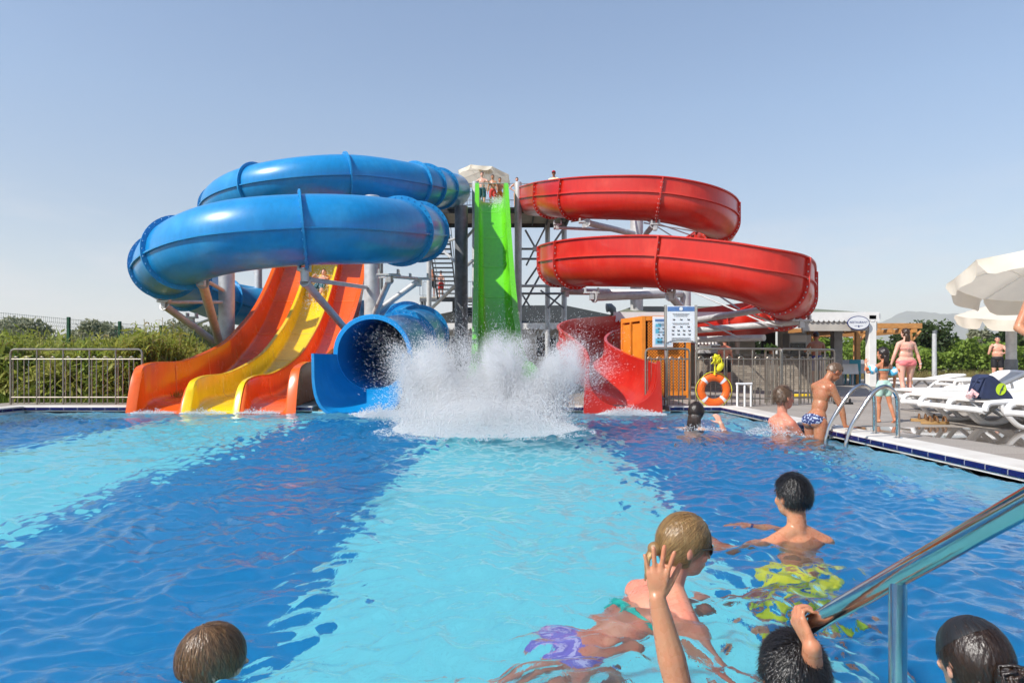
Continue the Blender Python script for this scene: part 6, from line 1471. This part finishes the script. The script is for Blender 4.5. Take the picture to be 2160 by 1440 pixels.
def jet(px0, px1, tpx, tpy, d, n, w0, w1, sz, dy=.5, pw=1.0, back=0., st=(1.2, 3.0), comb=.75):
    "droplets thrown from the water between px0 and px1 towards the tip; they part into strands and thin out with height"
    n = int(n*2.2); u = r.random(n); b0 = np.stack([(px0+(px1-px0)*u-1080)/F*d, d+dy*r.normal(size=n)*.6, np.zeros(n)], 1); tp = np.array(P(tpx, tpy, d)); tp[1] += back; mid = np.array([((px0+px1)/2-1080)/F*d, d, 0])
    t = r.random(n)**pw; wid = (w0+(w1-w0)*t)[:, None]; off = r.normal(size=(n, 3))*np.array([1, .9, .8]); q = b0+(tp-mid)*t[:, None]+off*wid; q[:, 2] = np.abs(q[:, 2])
    dirs = (tp-mid)*np.array([1,1,1.15])+(q-mid)*np.array([.9,.6,.2])+r.normal(size=(n, 3))*.10
    ang = np.arctan2(q[:, 0]+.25, q[:, 2]+.55); rad_ = np.hypot(q[:, 0]+.25, q[:, 2]+.55)
    cb = .5+.28*np.sin(ang*23+1.3+.8*np.sin(rad_*5))+.22*np.sin(ang*57+off[:, 1]*2)+.18*np.sin(ang*11-rad_*4); keep = r.random(n) < 1-comb*np.clip(t*1.4-.15, 0, 1)*np.clip(1-cb, 0, 1)*1.4
    q, dirs, t = q[keep], dirs[keep], t[keep]; m_ = len(q)
    PP.append(q); DD.append(dirs); SS.append(1.22*sz*(.35+1.3*r.random(m_)**2.4)*(1.1-.5*t)); ST.append(st[0]+st[1]*r.random(m_)*(.25+.75*t))
d = 10.4
# dense heart
jet(905, 1170, 1030, 800, 10.3, 60000, .14, .24, .0052, pw=1.4, comb=.4)
jet(870, 1180, 1000, 850, 9.7, 60000, .10, .18, .0052, dy=.7, pw=1.3, comb=.3)
# plumes
jet(905, 1000, 885, 730, d, 52000, .10, .13, .0046, pw=1.0)
jet(930, 1000, 912, 722, d, 16000, .06, .10, .0044)
jet(890, 965, 865, 772, d, 22000, .08, .11, .0044)
jet(1000, 1080, 1022, 722, d, 30000, .08, .12, .0044, pw=.95)
jet(1030, 1100, 1075, 708, d, 22000, .06, .10, .0042)
jet(1070, 1150, 1200, 724, d, 32000, .08, .12, .0044, pw=.9)
jet(1080, 1150, 1160, 750, d, 18000, .08, .11, .0044)
jet(1090, 1150, 1238, 728, d, 14000, .05, .10, .0040)
# long thin spray flung outwards
S2 = (2.5, 6.0)
jet(890, 1000, 832, 768, d, 8000, .09, .16, .0027, pw=.8, st=S2)
jet(1090, 1160, 1262, 770, d, 10000, .10, .16, .0027, pw=.8, st=S2)
jet(900, 1100, 870, 690, d, 6000, .14, .2, .0026, pw=.7, st=S2); jet(930, 1130, 1040, 682, d, 7500, .16, .24, .0026, pw=.7, st=S2); jet(1000, 1160, 1225, 692, d, 6500, .12, .2, .0026, pw=.7, st=S2); jet(940, 1010, 950, 700, d, 3000, .08, .14, .0028, pw=.7, st=S2)
droplets('splash', np.concatenate(PP), np.concatenate(DD), np.concatenate(SS), np.concatenate(ST))
# low skirt of spray over the water in front
PP, DD, SS, ST = [], [], [], []
def skirt(cx, cy, rx, ry, n, h, sz, f0=.0):
    a = r.random(n)*6.28; q = r.random(n)**.6; x = cx+rx*q*np.cos(a); y = cy+ry*q*np.sin(a); z = np.abs(r.normal(size=n))*h*(1.05-q)+.01
    PP.append(np.stack([x, y, z], 1)); DD.append(np.stack([np.cos(a), np.sin(a), 1+0*a], 1)); SS.append(sz*(.4+1.2*r.random(n)**2)); ST.append(1+1.2*r.random(n))
skirt(-.35, 9.2, 1.25, 1.15, 95000, .20, .0052); skirt(-.35, 8.9, 1.45, 1.1, 9000, .05, .0055)
skirt(-2.25, 11.7, .55, .45, 2600, .08, .008); skirt(-2.15, 11.2, .4, .3, 1500, .14, .008)      # at the blue mouth
skirt(2.05, 11.75, .62, .28, 3200, .07, .008); skirt(2.0, 12.0, .45, .2, 1500, .10, .007)         # at the red exit
for X in (-6.35, -5.45, -4.5): skirt(X, 12.05, .42, .16, 900, .05, .007)
skirt(3.3, 8.6, .35, .35, 900, .10, .006); skirt(3.7, 8.2, .2, .2, 500, .06, .006); skirt(2.5, 9.1, .35, .25, 500, .05, .006)
skirt(-5.95, 22.6, .28, .5, 500, .12, .010) if False else None
droplets('foam', np.concatenate(PP), np.concatenate(DD), np.concatenate(SS), np.concatenate(ST))
# spray round the rider and at the top of the green slide
PP, DD, SS, ST = [], [], [], []
n = 900; x = lane_x(22)+1.46+r.normal(size=n)*.22; y = 21.9+r.normal(size=n)*.5; PP.append(np.stack([x, y, np.array([lane_floor(q) for q in y])+.05+np.abs(r.normal(size=n))*.16], 1)); DD.append(r.normal(size=(n,3))); SS.append(.012*(.4+r.random(n))); ST.append(1+r.random(n))
n = 1500; x = -.57+r.normal(size=n)*.22; y = 29.3+r.normal(size=n)*.35; PP.append(np.stack([x, y, np.array([green_floor(q) for q in y])+.03+np.abs(r.normal(size=n))*.12], 1)); DD.append(r.normal(size=(n,3))); SS.append(.012*(.4+r.random(n))); ST.append(1+r.random(n))
droplets('spray', np.concatenate(PP), np.concatenate(DD), np.concatenate(SS), np.concatenate(ST))

# fine mist hanging in the heart of the splash: soft round puffs torn by noise
mm = bpy.data.materials.new('water mist'); mm.use_nodes = True; n = mm.node_tree.nodes; l = mm.node_tree.links; n.remove(n['Principled BSDF'])
pv = n.new('ShaderNodeVolumePrincipled'); pv.inputs['Color'].default_value = (1,1,1,1); pv.inputs['Anisotropy'].default_value = .0
tc = n.new('ShaderNodeTexCoord'); last = None
for (px, py, d_, rx, rz) in [(925,790,10.3,.34,.62),(888,775,10.4,.22,.50),(985,850,10.1,.60,.60),(1040,780,10.3,.36,.72),(1076,770,10.4,.20,.62),(1120,840,10.2,.50,.50),(1170,795,10.4,.30,.52),(1205,765,10.4,.22,.42),(1010,895,9.4,1.25,.42),(930,890,9.7,.8,.45)]:
    p = P(px, py, d_); mp = n.new('ShaderNodeMapping'); mp.vector_type = 'TEXTURE'; mp.inputs['Location'].default_value = p; mp.inputs['Scale'].default_value = (rx, .6, rz); l.new(tc.outputs['Object'], mp.inputs[0])
    g = n.new('ShaderNodeTexGradient'); g.gradient_type = 'QUADRATIC_SPHERE'; l.new(mp.outputs[0], g.inputs[0])
    if last is None: last = g.outputs['Fac']
    else: ad = n.new('ShaderNodeMath'); ad.operation = 'ADD'; l.new(last, ad.inputs[0]); l.new(g.outputs['Fac'], ad.inputs[1]); last = ad.outputs[0]
no = n.new('ShaderNodeTexNoise'); no.inputs['Scale'].default_value = 5.5; no.inputs['Detail'].default_value = 6; no.inputs['Roughness'].default_value = .6; l.new(tc.outputs['Object'], no.inputs['Vector'])
mr = n.new('ShaderNodeMapRange'); mr.inputs[1].default_value = .36; mr.inputs[2].default_value = .64; mr.inputs[3].default_value = .0; mr.inputs[4].default_value = 11.0; l.new(no.outputs['Fac'], mr.inputs[0])
mu = n.new('ShaderNodeMath'); mu.operation = 'MULTIPLY'; l.new(last, mu.inputs[0]); l.new(mr.outputs[0], mu.inputs[1]); l.new(mu.outputs[0], pv.inputs['Density'])
l.new(pv.outputs[0], n['Material Output'].inputs['Volume'])
mb = MB(); mb.box((-.25, 9.9, .72), (3.6, 2.4, 1.40), bev=.3); o = mb.build('mist', mm); tag(o, kind='stuff')
# ================================================================== HAZE
b = MB().box((0, 0, 205), (2*G+200, 2*G+200, 420))
hz = bpy.data.materials.new('haze'); hz.use_nodes = True; n = hz.node_tree.nodes
n.remove(n['Principled BSDF']); pv = n.new('ShaderNodeVolumePrincipled')
pv.inputs['Color'].default_value = (.95,.93,.93,1); pv.inputs['Density'].default_value = .00022; pv.inputs['Anisotropy'].default_value = .1
hz.node_tree.links.new(pv.outputs[0], n['Material Output'].inputs['Volume'])
tag(b.build('haze', hz, smooth=False), kind='stuff')
